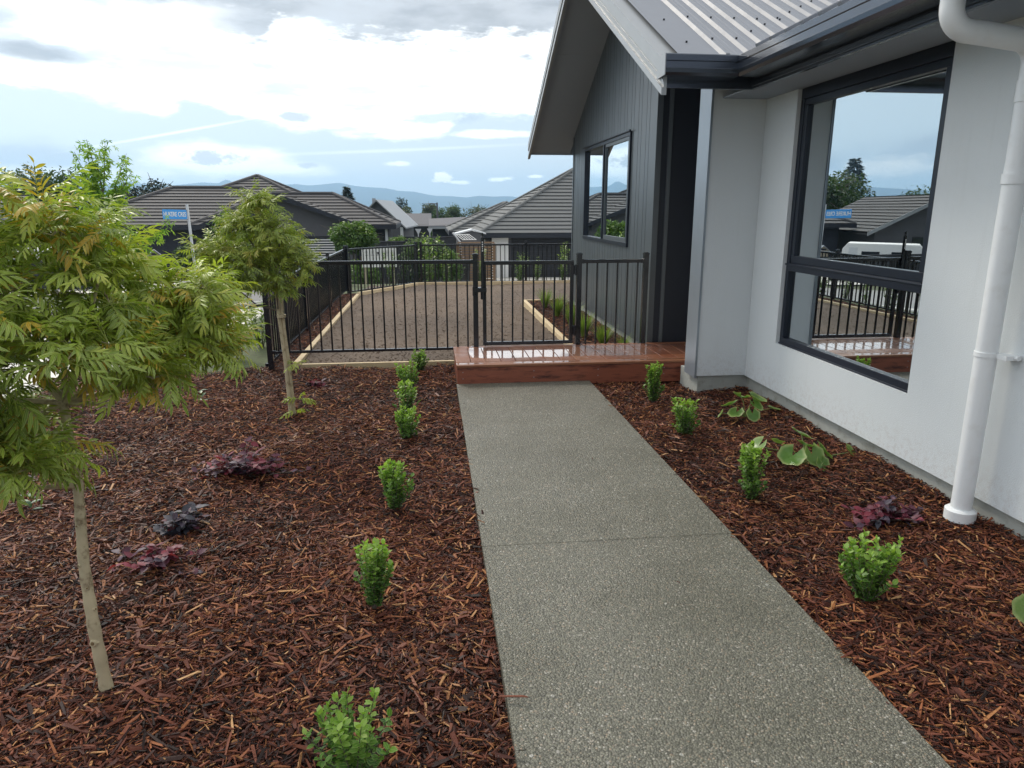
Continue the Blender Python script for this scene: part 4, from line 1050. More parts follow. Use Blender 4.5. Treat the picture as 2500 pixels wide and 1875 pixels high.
round_plant((2.44, 2.26, -.01), [(-.17, -.05, .045, .062, 185, -12), (.03, .05, .06, .06, 40, -20), (.0, -.1, .06, .05, -70, -30)], 3, 'round leafed plant whose single leaf pokes in at the right photo edge')

# purple leafed ground plants
M['purple'] = leafmat('purple_leaves', [(0, (.05, .05, .075)), (.3, (.085, .055, .095)), (.6, (.11, .028, .055)), (.85, (.20, .026, .05)), (1, (.28, .04, .07))], None, .25, .55)
def purple(loc, ext, n, seed, label, red=.5):
    q = np.random.default_rng(seed); t = empty('purple_shrub', loc, 0, label, 'shrub', 'low purple leafed shrubs in the mulch')
    L = Leaves(); sb = MB()
    for k in range(n):
        x = q.normal(0, ext[0]*.48); y = q.normal(0, ext[1]*.48); h = ext[2]*q.uniform(.3, 1)*math.exp(-(x/ext[0])**2)
        sb.tube([(0, 0, 0), (x*.6, y*.6, h*.8), (x, y, h)], [.0025, .002, .0012], 5)
        nl = 10; gr = np.clip(q.normal(red, .22), 0, 1)
        for j in range(nl):
            f = .35+.65*j/(nl-1); p = np.array([x*f, y*f, h*min(1, f*1.1)])
            L.put(blade(.050*q.uniform(.7, 1.15), .031, 3, .2, q.uniform(0, .5), .48), rotm(j*2.4+q.normal(0, .4), q.uniform(-.2, .7), q.normal(0, .4)), p, 1, np.clip(gr+q.normal(0, .14), 0, 1))
    sb.build('stems', M['barkdark'], t); L.build('foliage', M['purple'], t)
purple((-1.16, 4.22, -.05), (.32, .15, .19), 44, 1, 'largest purple shrub, sprawling across the left mulch bed', .62)
purple((-1.27, 3.46, -.05), (.13, .12, .16), 20, 2, 'small dusky purple shrub between the largest one and the near tree', .25)
purple((-1.27, 3.10, -.05), (.22, .12, .13), 24, 3, 'flat reddish purple shrub just behind the trunk of the near tree', .66)
purple((-1.06, 6.42, -.05), (.10, .10, .10), 8, 4, 'tiny purple shrub beside the corner of the timber edging', .6)
purple((2.28, 3.13, -.01), (.26, .14, .11), 30, 5, 'low dark purple and crimson shrub near the foot of the downpipe', .6)
M['seed'] = leafmat('seedling_leaves', [(0, (.03, .10, .04)), (1, (.10, .20, .08))], None, .2)
def seedling(loc, seed, label, n=9, s=1.0, m=None, grp=None):
    q = np.random.default_rng(seed); L = Leaves()
    for k in range(n): L.put(blade(.06, .028, 3, .2, .2, .5), rotm(k*2.4, q.uniform(.1, .9), 0), (0, 0, .02+.012*k*s), s, q.random())
    o = L.build('seedling', m or M['seed']); o.location = loc; tag(o, label, 'plant', grp)
seedling((-1.93, 5.98, -.04), 1, 'small blue green seedling beyond the near tree, left of the far tree trunk')
seedling((-2.16, 3.80, -.04), 2, 'dark green seedling at the left photo edge below the near tree crown', 8)
o = Leaves(); o.put(blade(.04, .022, 3, .2, .1, .5), rotm(.5, 0, 0), (0, 0, 0), 1, 1.0); o.put(blade(.03, .02, 3, .2, .1, .5), rotm(2.5, 0, 0), (0, 0, .003), 1, .98)
o = o.build('fallen_leaf', M['leaf']); o.location = (-.39, 4.95, .0); tag(o, 'fallen bright yellow leaf lying on the mulch left of the box plants', 'leaf')

# grass tufts in the bed beside the gable
M['grass'] = leafmat('tuft_grass', [(0, (.09, .16, .03)), (.5, (.20, .30, .055)), (1, (.36, .40, .12))], None, .3)
def tuft(loc, seed, h, n, label):
    q = np.random.default_rng(seed); L = Leaves()
    for k in range(n):
        a = q.uniform(0, 6.28); le = q.uniform(.15, .85); ht = h*q.uniform(.7, 1.15); V = []; U = []
        for i in range(5):
            f = i/4; r = le*ht*f**1.7*.75; z = ht*f*(1-.22*le*f*f); w_ = .0042*(1-f*.85)
            for s in (-1, 1): V.append((r*math.cos(a)-s*w_*math.sin(a)+.03*math.cos(a), r*math.sin(a)+s*w_*math.cos(a)+.03*math.sin(a), z)); U.append(0.)
        F = [(2*i, 2*i+1, 2*i+3, 2*i+2) for i in range(4)]
        L.add(np.array(V), np.array(F), np.array(U), q.random())
    o = L.build('grass_tuft', M['grass']); o.location = loc; tag(o, label, 'grass', 'grass tufts in the bed under the gable window')
for k, (x, y, h, n, lab) in enumerate([(1.80, 11.1, .34, 190, 'farthest grass tuft, at the end of the bed under the gable'), (1.83, 10.15, .36, 210, 'second farthest grass tuft in the bed by the gable'), (1.86, 9.25, .36, 210, 'middle grass tuft in the bed by the gable'),
        (1.86, 8.45, .33, 210, 'second nearest grass tuft behind the fence by the gable'), (1.93, 7.75, .30, 220, 'nearest grass tuft just behind the fence post by the gable'), (2.1, 7.5, .22, 90, 'smallest sparse grass tuft close to the gable footing')]):
    tuft((x, y, .0), k+5, h, n, lab)

# laurel hedge plants outside the fences
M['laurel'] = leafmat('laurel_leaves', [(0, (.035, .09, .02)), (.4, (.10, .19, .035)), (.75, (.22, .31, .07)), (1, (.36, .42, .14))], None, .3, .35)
def laurel_mesh(seed, h, nst, wd, dens=.045, ls=1.0):
    q = np.random.default_rng(seed); L = Leaves(); sb = MB()
    pr = [blade(.075*ls, .032*ls, 3, .25, q.uniform(.0, .4), .5) for _ in range(5)]
    for k in range(nst):
        a = q.uniform(0, 6.28); r = wd*q.random(); ht = h*q.uniform(.6, 1)
        p0 = np.array([.02*math.cos(a), .02*math.sin(a), 0]); p1 = np.array([r*math.cos(a), r*math.sin(a), ht])
        sb.tube([p0, (p0*.6+p1*.4), p1], [.007, .005, .002], 5)
        for j in range(int(ht/dens*2.2)):
            f = .12+.88*j/(ht/dens*2.2); p = p0*(1-f)+p1*f
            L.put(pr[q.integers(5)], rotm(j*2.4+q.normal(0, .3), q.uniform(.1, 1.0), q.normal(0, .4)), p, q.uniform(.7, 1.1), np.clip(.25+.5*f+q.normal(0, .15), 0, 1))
    a = L.build('foliage', M['laurel']); b = sb.build('stems', M['barkdark'])
    ma, mb_ = a.data, b.data; bpy.data.objects.remove(a); bpy.data.objects.remove(b); return ma, mb_
LM = [laurel_mesh(50+k, 1.0, 7+k, .22+.03*k) for k in range(3)]
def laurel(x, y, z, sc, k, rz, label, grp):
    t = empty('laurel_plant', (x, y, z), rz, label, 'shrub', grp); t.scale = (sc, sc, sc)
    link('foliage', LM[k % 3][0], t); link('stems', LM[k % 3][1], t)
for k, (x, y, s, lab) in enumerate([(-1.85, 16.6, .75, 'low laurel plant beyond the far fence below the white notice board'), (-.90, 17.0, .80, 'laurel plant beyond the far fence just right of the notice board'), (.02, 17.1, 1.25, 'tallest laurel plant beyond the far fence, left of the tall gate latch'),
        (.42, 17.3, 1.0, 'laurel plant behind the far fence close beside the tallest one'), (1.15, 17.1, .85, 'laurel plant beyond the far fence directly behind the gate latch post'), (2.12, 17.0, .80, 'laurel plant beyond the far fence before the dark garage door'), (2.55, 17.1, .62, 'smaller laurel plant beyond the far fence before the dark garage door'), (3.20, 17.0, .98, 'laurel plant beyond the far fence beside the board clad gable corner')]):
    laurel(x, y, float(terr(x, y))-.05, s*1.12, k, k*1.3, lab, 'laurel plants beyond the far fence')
for k in range(11):
    y = 7.4+k*.72
    laurel(-2.12-.05*math.sin(k*2.1), y, float(terr(-2.1, y))-.02, .80+.12*math.sin(k*1.7), k, k*2.2, ['nearest', 'second', 'third', 'fourth', 'fifth', 'sixth', 'seventh', 'eighth', 'ninth', 'tenth', 'eleventh'][k]+' laurel from the near post in the row outside the long side fence', 'laurel row outside the side fence')

# ---------------------------------------------------------------- street furniture
def street_sign():
    z0 = float(terr(-6.72, 21.5)); t = empty('street_sign', (-6.72, 21.5, z0), 0, 'leaning white pole with blue HUKERE CRES street name blade', 'street sign')
    mb = MB(); mb.tube([(.03, 0, -.05), (-.04, 0, 1.65-z0)], .038, 12); mb.tube([(-.04, 0, 1.65-z0), (-.04, 0, 1.665-z0)], .042, 12); mb.build('pole', M['signpole'], t, smooth=True)
    zc = 1.375-z0; ang = R(-52)
    mb = MB(); mb.box(-.90, -.04, -.008, .008, -.13, .13); s = mb.build('sign_blade', M['signblue'], t, bevel=.004); s.location = (-.045, 0, zc); s.rotation_euler = (0, R(1.2), R(64))
    mb = MB()
    for a in (-1, 1): mb.box(-.06, .03, -.03, .03, -.135+(a+1)*.125, -.12+(a+1)*.125)
    mb.build('bracket', M['galv'], s)
    for side in (1, -1):
        cu = bpy.data.curves.new('t', 'FONT'); cu.body = 'HUKERE CRES'; cu.size = .17; cu.extrude = .0015; cu.offset = .0025; cu.align_x = 'CENTER'; cu.align_y = 'CENTER'
        to = bpy.data.objects.new('t', cu); COL.objects.link(to); bpy.context.view_layer.update()
        me = bpy.data.meshes.new_from_object(to.evaluated_get(bpy.context.evaluated_depsgraph_get())); bpy.data.objects.remove(to)
        wd = max(v.co.x for v in me.vertices)-min(v.co.x for v in me.vertices)
        me.materials.clear(); me.materials.append(M['white'])
        l = link('lettering', me, s); l.location = (-.48, -.0105*side, 0); l.rotation_euler = (R(90), 0, 0 if side == 1 else R(180)); l.scale = (.80/wd, 1.0, 1)
street_sign()
def letterbox():
    x, y = -9.42, 26.0; z0 = float(terr(x, y)); t = empty('letterbox', (x, y, z0), R(20), 'small weathered wooden letterbox with a pitched roof on a post before the dark house', 'letterbox')
    zt = .18-z0
    mb = MB(); mb.box(-.04, .04, -.04, .04, -.1, zt-.40); mb.build('post', M['barkdark'], t)
    mb = MB()
    for k in range(6): mb.box(-.21+k*.0705, -.145+k*.0705, -.14, .14, zt-.42, zt-.20)
    mb.prism([(-.21, zt-.20), (.21, zt-.20), (.0, zt-.03)], .02, 'y', -.14); mb.prism([(-.21, zt-.20), (.21, zt-.20), (.0, zt-.03)], .02, 'y', .12); mb.build('box', M['birch'], t)
    mb = MB(); mb.box(-.09, .09, -.145, -.14, zt-.185, zt-.12); mb.build('slot', M['blackpanel'], t)
    mb = MB(); mb.prism([(-.27, zt-.235), (-.25, zt-.245), (0, zt-.022), (.25, zt-.245), (.27, zt-.235), (0, zt+.0)], .40, 'y', -.2); mb.build('roof', M['galv'], t)
letterbox()
def notice():
    x, y, z0 = -1.62, 18.6, float(terr(-1.3, 18.6)); a = R(22)
    t = empty('notice_board', (-1.70, 18.4, z0), R(2), 'white notice board with faint print standing behind the angled far fence', 'sign')
    mb = MB(); mb.box(0, .86, -.01, .01, .10-z0, .575-z0); b = mb.build('panel', M['white'], t)
    mb = MB(); mb.box(.04, .09, .01, .06, -.1, .55-z0); mb.build('post', M['birch'], t); mb = MB(); mb.box(.76, .81, .01, .06, -.1, .55-z0); mb.build('post', M['birch'], t)
    mb = MB(); q = random.Random(3)
    for cx_ in (.12, .27, .52, .64, .76):
        for k in range(4):
            w_ = q.uniform(.03, .045); mb.box(cx_-w_, cx_+w_, -.0125, -.0105, .50-z0-k*.035, .507-z0-k*.035)
    mb.build('print', M['housegrey'], b)
    mb = MB(); mb.box(.385, .425, -.0128, -.0105, .42-z0, .45-z0); mb.prism([(.37, .455-z0), (.44, .455-z0), (.405, .49-z0)], .002, 'y', -.0128); mb.box(.37, .44, -.0128, -.0105, .395-z0, .403-z0); mb.build('emblem', M['black'], b)
notice()
def street_lamp():
    x, y = .83, 70.; z0 = float(terr(x, y)); t = empty('street_lamp', (x, y, z0), 0, 'thin grey street lamp with one arm pointing left, above the far roofs', 'street lamp')
    zt = 2.08-z0
    mb = MB(); mb.tube([(0, 0, -.1), (0, 0, 2), (0, 0, zt)], [.12, .10, .08], 10); mb.build('pole', M['housegrey'], t)
    mb = MB(); mb.tube([(0, 0, zt-.12), (-.85, 0, zt-.09)], [.05, .04], 8); mb.build('arm', M['housegrey'], t)
    mb = MB(); mb.box(-1.15, -.7, -.09, .09, zt-.13, zt-.07); mb.build('lamp_head', M['galv'], t, bevel=.01)
street_lamp()
for x, y, s, lab in ((-.66, 45, 1.0, 'left one of two grey triangular road signs seen from behind'), (.05, 46, .95, 'right one of two grey triangular road signs, nearer the street lamp')):
    z0 = float(terr(x, y)); t = empty('road_sign', (x, y, z0), R(12), lab, 'road sign', 'triangular road signs seen from behind')
    zc = .17-z0
    mb = MB(); mb.tube([(0, .03, -.1), (0, .03, zc+.1)], .03, 8); mb.build('pole', M['signpole'], t)
    mb = MB(); mb.prism([(-.19*s, zc+.15*s), (.19*s, zc+.15*s), (.02, zc-.18*s), (-.02, zc-.18*s)], .01, 'y', 0); mb.build('panel', M['signpole'], t)

# ---------------------------------------------------------------- neighbouring houses
def course_plane(mb, a, b, c, d, step=.37, lip=.06):
    """roof plane a-b at the eave, d-c at the top, in lapped courses"""
    a, b, c, d = map(Vector, (a, b, c, d)); L = ((a+b)/2-(c+d)/2).length; n = max(2, int(round(L/step)))
    nn = (b-a).cross(d-a).normalized()
    if nn.z < 0: nn = -nn
    vs, fs = [], []
    for i in range(n):
        f0, f1 = i/n, (i+1)/n
        p, q_, r, s = a.lerp(d, f0), b.lerp(c, f0), b.lerp(c, f1), a.lerp(d, f1)
        u_ = (d-a).normalized()*.07; k = len(vs); vs += [p+u_, q_+u_, p+nn*lip, q_+nn*lip, r+nn*.004+u_*1.2, s+nn*.004+u_*1.2]
        fs += [(k, k+1, k+3, k+2), (k+2, k+3, k+4, k+5)]
    mb.add(vs, fs)
def hip_roof(parent, x0, x1, y0, y1, ze, pitch, m, step=.37, name='roof', cap=True):
    h = min(x1-x0, y1-y0)/2; zr = ze+h*pitch
    if (x1-x0) >= (y1-y0): r0, r1 = (x0+h, (y0+y1)/2, zr), (x1-h, (y0+y1)/2, zr)
    else: r0, r1 = ((x0+x1)/2, y0+h, zr), ((x0+x1)/2, y1-h, zr)
    A, B, C, D = (x0, y0, ze), (x1, y0, ze), (x1, y1, ze), (x0, y1, ze)
    mb = MB()
    if (x1-x0) >= (y1-y0):
        pl = [(A, B, r1, r0), (B, C, r1, r1), (C, D, r0, r1), (D, A, r0, r0)]
    else:
        pl = [(A, B, r0, r0), (B, C, r1, r0), (C, D, r1, r1), (D, A, r0, r1)]
    for p in pl: course_plane(mb, *p, step=step)
    o = mb.build(name, m, parent, fixn=False)
    if cap:
        mb = MB()
        for p, r in ((A, r0), (D, r0 if (x1-x0) >= (y1-y0) else r1), (B, r1 if (x1-x0) >= (y1-y0) else r0), (C, r1)):
            mb.tube([Vector(p)+Vector((0, 0, .05)), Vector(r)+Vector((0, 0, .07))], .085, 6)
        if (Vector(r0)-Vector(r1)).length > .1: mb.tube([Vector(r0)+Vector((0, 0, .07)), Vector(r1)+Vector((0, 0, .07))], .09, 6)
        mb.build('ridge_cap', m, o)
    mb = MB()
    for (xa, xb, ya, yb) in ((x0-.04, x1+.04, y0-.06, y0+.02), (x0-.04, x1+.04, y1-.02, y1+.06), (x0-.06, x0+.02, y0+.021, y1-.021), (x1-.02, x1+.06, y0+.021, y1-.021)):
        mb.box(xa, xb, ya, yb, ze-.20, ze+.03)
    mb.box(x0+.03, x1-.03, y0+.03, y1-.03, ze-.14, ze-.11)
    mb.build('eaves', M['blackpanel'], parent)
    return o
def wbox(parent, name, x0, x1, y0, y1, z0, z1, m, bevel=0):
    mb = MB(); mb.box(x0, x1, y0, y1, z0, z1); return mb.build(name, m, parent, bevel=bevel)
def window(parent, x0, x1, y, z0, z1, blinds=False, n=1):
    mb = MB(); f = .06
    mb.box(x0, x1, y-.04, y+.02, z0, z0+f); mb.box(x0, x1, y-.04, y+.02, z1-f, z1); mb.box(x0, x0+f, y-.04, y+.02, z0+f, z1-f); mb.box(x1-f, x1, y-.04, y+.02, z0+f, z1-f)
    for k in range(1, n): xx = x0+(x1-x0)*k/n; mb.box(xx-.03, xx+.03, y-.04, y+.02, z0+f, z1-f)
    w_ = mb.build('window', M['black'], parent); wbox(w_, 'pane', x0+f, x1-f, y-.015, y-.01, z0+f, z1-f, M['darkglass'])
    if blinds:
        mb = MB(); z = z0+.1
        while z < z1-.1: mb.box(x0+f, x1-f, y-.03, y-.02, z, z+.05); z += .12
        mb.build('blind', M['white'], w_)
def house_left():
    t = empty('neighbour_house', (-10, 38, -1.95), 0, 'low dark brick house with brown ribbed tile hip roofs, left beyond the street', 'house')
    t.location = (0, 0, 0)
    wbox(t, 'wall', -17.5, -2.3, 38.6, 46, -2.6, .62, M['housedark'])
    hip_roof(t, -18.1, -6.0, 38.0, 46.4, .70, .455, M['tilebrown'])
    hip_roof(t, -12.0, -1.75, 38.01, 45.0, .70, .455, M['tilebrown'])
    hip_roof(t, -15.7, -3.9, 38.25, 50.0, .72, .445, M['tilebrown'], name='roof')
    # front gable
    mb = MB(); gx0, gx1, ga, gz, ge = -11.2, -3.2, -7.2, 2.10, .62
    course_plane(mb, (gx0, 44, ge), (gx0, 36.5, ge), (ga, 36.5, gz), (ga, 44, gz)); course_plane(mb, (gx1, 36.5, ge), (gx1, 44, ge), (ga, 44, gz), (ga, 36.5, gz))
    mb.build('roof', M['tilebrown'], t, fixn=False)
    mb = MB(); mb.prism([(gx0-.05, ge-.12), (gx0-.05, ge+.08), (ga, gz+.12), (gx1+.05, ge+.08), (gx1+.05, ge-.12), (ga, gz-.12)], .06, 'y', 36.42); mb.build('barge_board', M['blackpanel'], t)
    mb = MB(); mb.prism([(gx0+.6, -2.5), (gx1-.6, -2.5), (gx1-.6, ge+.1), (ga, gz-.13), (gx0+.6, ge+.1)], .12, 'y', 36.9); mb.build('wall', M['housegrey'], t)
    wbox(t, 'side_wall', gx0+.6, gx0+.7, 37.02, 38.6, -2.5, ge, M['housegrey']); wbox(t, 'side_wall', gx1-.7, gx1-.6, 37.02, 38.6, -2.5, ge, M['housegrey'])
    window(t, -6.2, -4.6, 36.88, -1.3, .2, blinds=True); window(t, -9.6, -8.2, 36.88, -1.2, .2)
    window(t, -2.95, -2.35, 38.58, -1.75, .2)
    wbox(t, 'column', -3.15, -3.0, 38.3, 38.45, -2.3, .55, M['signpole']); wbox(t, 'column', -2.28, -2.16, 38.3, 38.45, -2.3, .55, M['signpole'])
    wbox(t, 'brick_pier', -3.6, -3.2, 38.2, 38.6, -2.3, -.9, M['slat'])
house_left()
def house_right():
    t = empty('neighbour_house', (0, 0, 0), 0, 'grey tiled house with dark garage door and white entry panel, right beyond the far fence', 'house')
    wbox(t, 'wall', 2.9, 14, 36.55, 47, -2.4, .25, M['housegrey'])
    hip_roof(t, 2.5, 15.5, 36.0, 48.5, .31, .57, M['tilegrey'])
    hip_roof(t, 1.25, 9.0, 44.0, 54.0, .15, .44, M['tilegrey'], name='roof')
    wbox(t, 'wall', 1.75, 8.6, 44.5, 53.5, -3, .05, M['housegrey'])
    wbox(t, 'white_panel', 3.14, 3.98, 36.38, 36.54, -1.93, .14, M['white'], bevel=.01)
    mb = MB()
    for k in range(9): mb.box(4.15, 9.2, 36.46, 36.54, -1.93+k*.225, -1.93+k*.225+.218)
    mb.build('garage_door', M['greyfence'], t)
    wbox(t, 'garage_trim', 4.05, 9.3, 36.42, 36.54, .11, .14, M['signpole'])
    mb = MB(); mb.tube([(2.48, 35.93, .28), (2.56, 36.0, .14), (3.05, 36.4, .02), (3.06, 36.42, -.2), (3.06, 36.42, -2.0)], .06, 10); mb.build('downpipe', M['black'], t)
    wbox(t, 'side_gutter', 2.38, 2.44, 36.1, 46, .24, .34, M['white'])
    for y in (38.2, 40.4): wbox(t, 'window', 2.86, 2.9, y, y+1.2, -1.4, .05, M['darkglass']); 
    for y in (37.6, 39.8, 42.2): wbox(t, 'wall_trim', 2.84, 2.9, y, y+.25, -2.2, .2, M['white'])
house_right()
def house_far_light():
    t = empty('neighbour_house', (-4.25, 62, float(terr(-3, 62))), R(-5), 'small far grey house with a pale sheet metal roof, between the two tiled houses', 'house')
    z0 = t.location.z; e, r = .20-z0, 2.25-z0
    mb = MB(); mb.prism([(-2.2, 0), (2.0, 0), (2.0, e-.05), (0, r-.15), (-2.2, e-.1)], 9, 'y', 0); mb.build('wall', M['housegrey'], t)
    for s in (-1, 1):
        mb = MB(); vs = [(0, -.5, r), (s*2.4, -.5, e-.22), (s*2.4, 9.6, e-.22), (0, 9.6, r)]; mb.add(vs+[(a, b, c-.12) for a, b, c in vs], [(0,1,2,3),(4,7,6,5),(0,4,5,1),(1,5,6,2),(2,6,7,3),(3,7,4,0)]); mb.build('roof', M['lightroof'], t)
    wbox(t, 'chimney', -.9, -.6, 3, 3.3, r-.9, r+.15, M['galv'])
    window(t, -.8, .8, -.01, 1.0, 2.2)
    wbox(t, 'corner_board', 1.85, 2.1, -.06, -.001, 0, e-.2, M['signpole'])
house_far_light()
def house_far_flat():
    t = empty('neighbour_house', (0, 0, 0), 0, 'long dark low house with a shallow metal roof behind the street lamp', 'house')
    z0 = -3.4
    wbox(t, 'wall', .3, 9.5, 60, 68, z0, .0, M['housedark'])
    mb = MB(); vs = [(0, 59.4, .05), (10, 59.4, .12), (10, 64, 1.0), (0, 64, .55)]; mb.add(vs+[(a, b, c+.12) for a, b, c in vs], [(0,1,2,3),(4,7,6,5),(0,4,5,1),(1,5,6,2),(2,6,7,3),(3,7,4,0)]); mb.build('roof', M['housegrey'], t)
    window(t, 1.3, 2.9, 59.98, -1.0, -.25, n=2); window(t, 3.5, 5.0, 59.98, -1.0, -.25, n=2)
    wbox(t, 'fascia', -.05, 10.05, 59.33, 59.39, -.08, .12, M['galv'])
house_far_flat()
def house_far_mid():
    t = empty('neighbour_house', (0, 0, 0), 0, 'dark gabled house roof seen past the road signs', 'house')
    wbox(t, 'wall', -3.4, .0, 78, 86, -4.5, -.1, M['greyfence'])
    mb = MB(); vs = [(-3.8, 77.5, -.25), (.3, 77.5, -.25), (.3, 82, 1.0), (-3.8, 82, 1.0)]; mb.add(vs+[(a, b, c-.12) for a, b, c in vs], [(0,1,2,3),(4,7,6,5),(0,4,5,1),(1,5,6,2),(2,6,7,3),(3,7,4,0)]); mb.build('roof', M['housegrey'], t)
    t2 = empty('neighbour_house', (0, 0, 0), 0, 'grey roofed house peeping over the slope of the right tiled roof', 'house')
    wbox(t2, 'wall', 4.5, 12, 82, 90, -4.5, -.5, M['housegrey'])
    mb = MB(); vs = [(4, 81.5, -.5), (12.5, 81.5, -.5), (11, 85.5, 1.35), (6.2, 85.5, 1.35)]; mb.add(vs+[(a, b, c-.12) for a, b, c in vs], [(0,1,2,3),(4,7,6,5),(0,4,5,1),(1,5,6,2),(2,6,7,3),(3,7,4,0)]); mb.build('roof', M['housegrey'], t2)
house_far_mid()
def house_hidden_left():
    t = empty('neighbour_house', (-21.5, 36, float(terr(-21.5, 36))), R(10), 'dark gabled house with pale blue barge boards at the far left behind the trees', 'house')
    mb = MB(); mb.prism([(-3.2, 0), (3.2, 0), (3.2, 2.4), (0, 4.0), (-3.2, 2.4)], 9, 'y', 0); mb.build('wall', M['housegrey'], t)
    for s in (-1, 1):
        mb = MB(); vs = [(0, -.6, 4.2), (s*3.8, -.6, 2.25), (s*3.8, 9.6, 2.25), (0, 9.6, 4.2)]; course_plane(mb, vs[1], vs[2], vs[3], vs[0]); mb.add([(a, b, c-.12) for a, b, c in vs], [(0,1,2,3)]); mb.build('roof', M['tilebrown'], t, fixn=False)
        mb = MB(); vs = [(0, -.66, 4.25), (s*3.85, -.66, 2.26), (s*3.85, -.61, 2.26), (0, -.61, 4.25)]; mb.add(vs+[(a, b, c-.2) for a, b, c in vs], [(0,1,2,3),(4,7,6,5),(0,4,5,1),(1,5,6,2),(2,6,7,3),(3,7,4,0)]); mb.build('barge_board', M['lightroof'], t)
    window(t, -1.2, 1.2, -.02, .9, 2.0)
house_hidden_left()
def campervan():
    t = empty('caravan', (-16.6, 33.0, float(terr(-16.6, 33.0))), R(35), 'white caravan parked on the drive left of the dark house', 'caravan'); t.scale = (.72, .72, .72)
    mb = MB(); mb.prism([(-2.4, .5), (-2.6, .9), (-2.5, 1.9), (-2.1, 2.35), (2.2, 2.4), (2.5, 2.0), (2.6, .9), (2.4, .5)], 2.1, 'y', -1.05); mb.build('body', M['white'], t, bevel=.05)
    for x in (-1.6, .2): wbox(t, 'window', x, x+1.1, -1.07, -1.052, 1.3, 1.85, M['darkglass'])
    wbox(t, 'door', 1.55, 2.1, -1.07, -1.052, .55, 2.1, M['signpole'])
    for s in (-1.0, .85):
        mb = MB(); mb.tube([(0, s, .33), (0, s+.15, .33)], .33, 20); w_ = mb.build('wheel', M['black'], t)
    mb = MB(); mb.tube([(-2.4, 0, .5), (-3.5, 0, .5)], .04, 8); mb.build('tow_bar', M['galv'], t)
campervan()
# timber and dark fences between the neighbours
def plank_fence(x0, x1, y0, y1, zt0, zt1, zb, m, label, gaps=False, name='timber_fence', hor=False):
    t = empty(name, (0, 0, 0), 0, label, 'fence'); a, b = Vector((x0, y0, 0)), Vector((x1, y1, 0)); L = (b-a).length; n = int(L/.155)
    mb = MB()
    if hor:
        k = 0; h = zt0-zb; nn = int(h/.115)
        for k in range(nn):
            z = zb+k*h/nn; mb.box(x0, x1, y0-.01, y0+.01, z, z+h/nn-.03)
    else:
        for k in range(n):
            f0, f1 = k/n, (k+.95)/n; p, q_ = a.lerp(b, f0), a.lerp(b, f1); d = (b-a).normalized(); nrm = Vector((-d.y, d.x, 0))*.012
            zt = zt0+(zt1-zt0)*f0
            vs = [p-nrm, q_-nrm, q_+nrm, p+nrm]; mb.add([(v.x, v.y, zb) for v in vs]+[(v.x, v.y, zt) for v in vs], [(0,3,2,1),(4,5,6,7),(0,1,5,4),(1,2,6,5),(2,3,7,6),(3,0,4,7)])
    mb.build('boards', m, t)
    mb = MB(); mb.tube([(x0, y0, zt0+.02), (x1, y1, zt1+.02)], .03, 4); mb.build('capping', m, t)
    k = 0
    for f in np.linspace(0, 1, max(2, int(L/2.2)+1)):
        p = a.lerp(b, f); wbox(t, 'post', p.x-.05, p.x+.05, p.y+.02, p.y+.12, zb-.2, zt0+(zt1-zt0)*f-.02, m)
plank_fence(-2.4, -1.02, 30, 30, .20, .20, -2.2, M['greyfence'], 'lower left step of the dark board fence beside the round tree')
plank_fence(-1.0, 1.05, 30, 30, .26, .40, -2.2, M['greyfence'], 'dark board fence with a rising top behind the far laurel plants')
plank_fence(-19.5, -12.6, 31.2, 30.6, -.55, -.55, -2.3, M['greyfence'], 'dark board fence in front of the white caravan left of the brick house')
plank_fence(-2.1, .95, 42, 42, -.08, -.08, -3.0, M['greyfence'], 'long dark board fence farther back below the road signs')
plank_fence(1.2, 2.78, 31, 31, .10, .10, -1.75, M['slat'], 'brown horizontal slat screen beside the white panel of the right house', hor=True, name='slat_screen')
t = empty('letterbox_bin', (1.42, 30.3, float(terr(1.42, 30.3))), 0, 'dark wheelie bin standing before the slat screen', 'bin')
t.name = 'wheelie_bin'
mb = MB(); mb.add([(-.2, -.2, .05), (.2, -.2, .05), (.2, .2, .05), (-.2, .2, .05), (-.27, -.27, 1.0), (.27, -.27, 1.0), (.27, .3, 1.0), (-.27, .3, 1.0)], [(0,3,2,1),(4,5,6,7),(0,1,5,4),(1,2,6,5),(2,3,7,6),(3,0,4,7)]); mb.build('body', M['black'], t, bevel=.02)
mb = MB(); mb.box(-.3, .3, -.3, .34, 1.005, 1.06); mb.build('lid', M['greyfence'], t, bevel=.02)
for s in (-.25, .2):
    mb = MB(); mb.tube([(s, .2, .1), (s+.05, .2, .1)], .1, 12); mb.build('wheel', M['black'], t)
# small garden shed with white trim and folding clothes airer left of the right house
t = empty('garden_shed', (1.95, 34.6, float(terr(2, 34.6))), 0, 'small grey shed with a pale curved roof beside the right tiled house', 'shed')
z0 = t.location.z; mb = MB(); mb.prism([(-.62, 0), (.62, 0), (.62, .32-z0), (.1, .50-z0), (-.62, .34-z0)], 1.2, 'y', 0); mb.build('wall', M['housegrey'], t)
mb = MB(); mb.prism([(-.72, .32-z0), (.1, .52-z0), (.75, .34-z0), (.75, .40-z0), (.1, .585-z0), (-.72, .385-z0)], 1.4, 'y', -.1); mb.build('roof', M['signpole'], t)
t = empty('clothes_airer', (1.62, 31.6, float(terr(1.6, 31.6))), R(15), 'white slatted folding clothes airer on a bracket above the dark fence', 'clothes airer')
z0 = t.location.z; mb = MB(); mb.tube([(-.62, 0, .52-z0), (-.30, 0, .12-z0), (-.28, 0, -.45-z0), (-.16, 0, -.5-z0), (-.16, 0, 0)], .04, 8); mb.build('bracket', M['signpole'], t)
mb = MB()
for k in range(6): mb.tube([(-.2+k*.12, -.1, .22-z0), (-.32+k*.12, .5, .42-z0)], .012, 6)
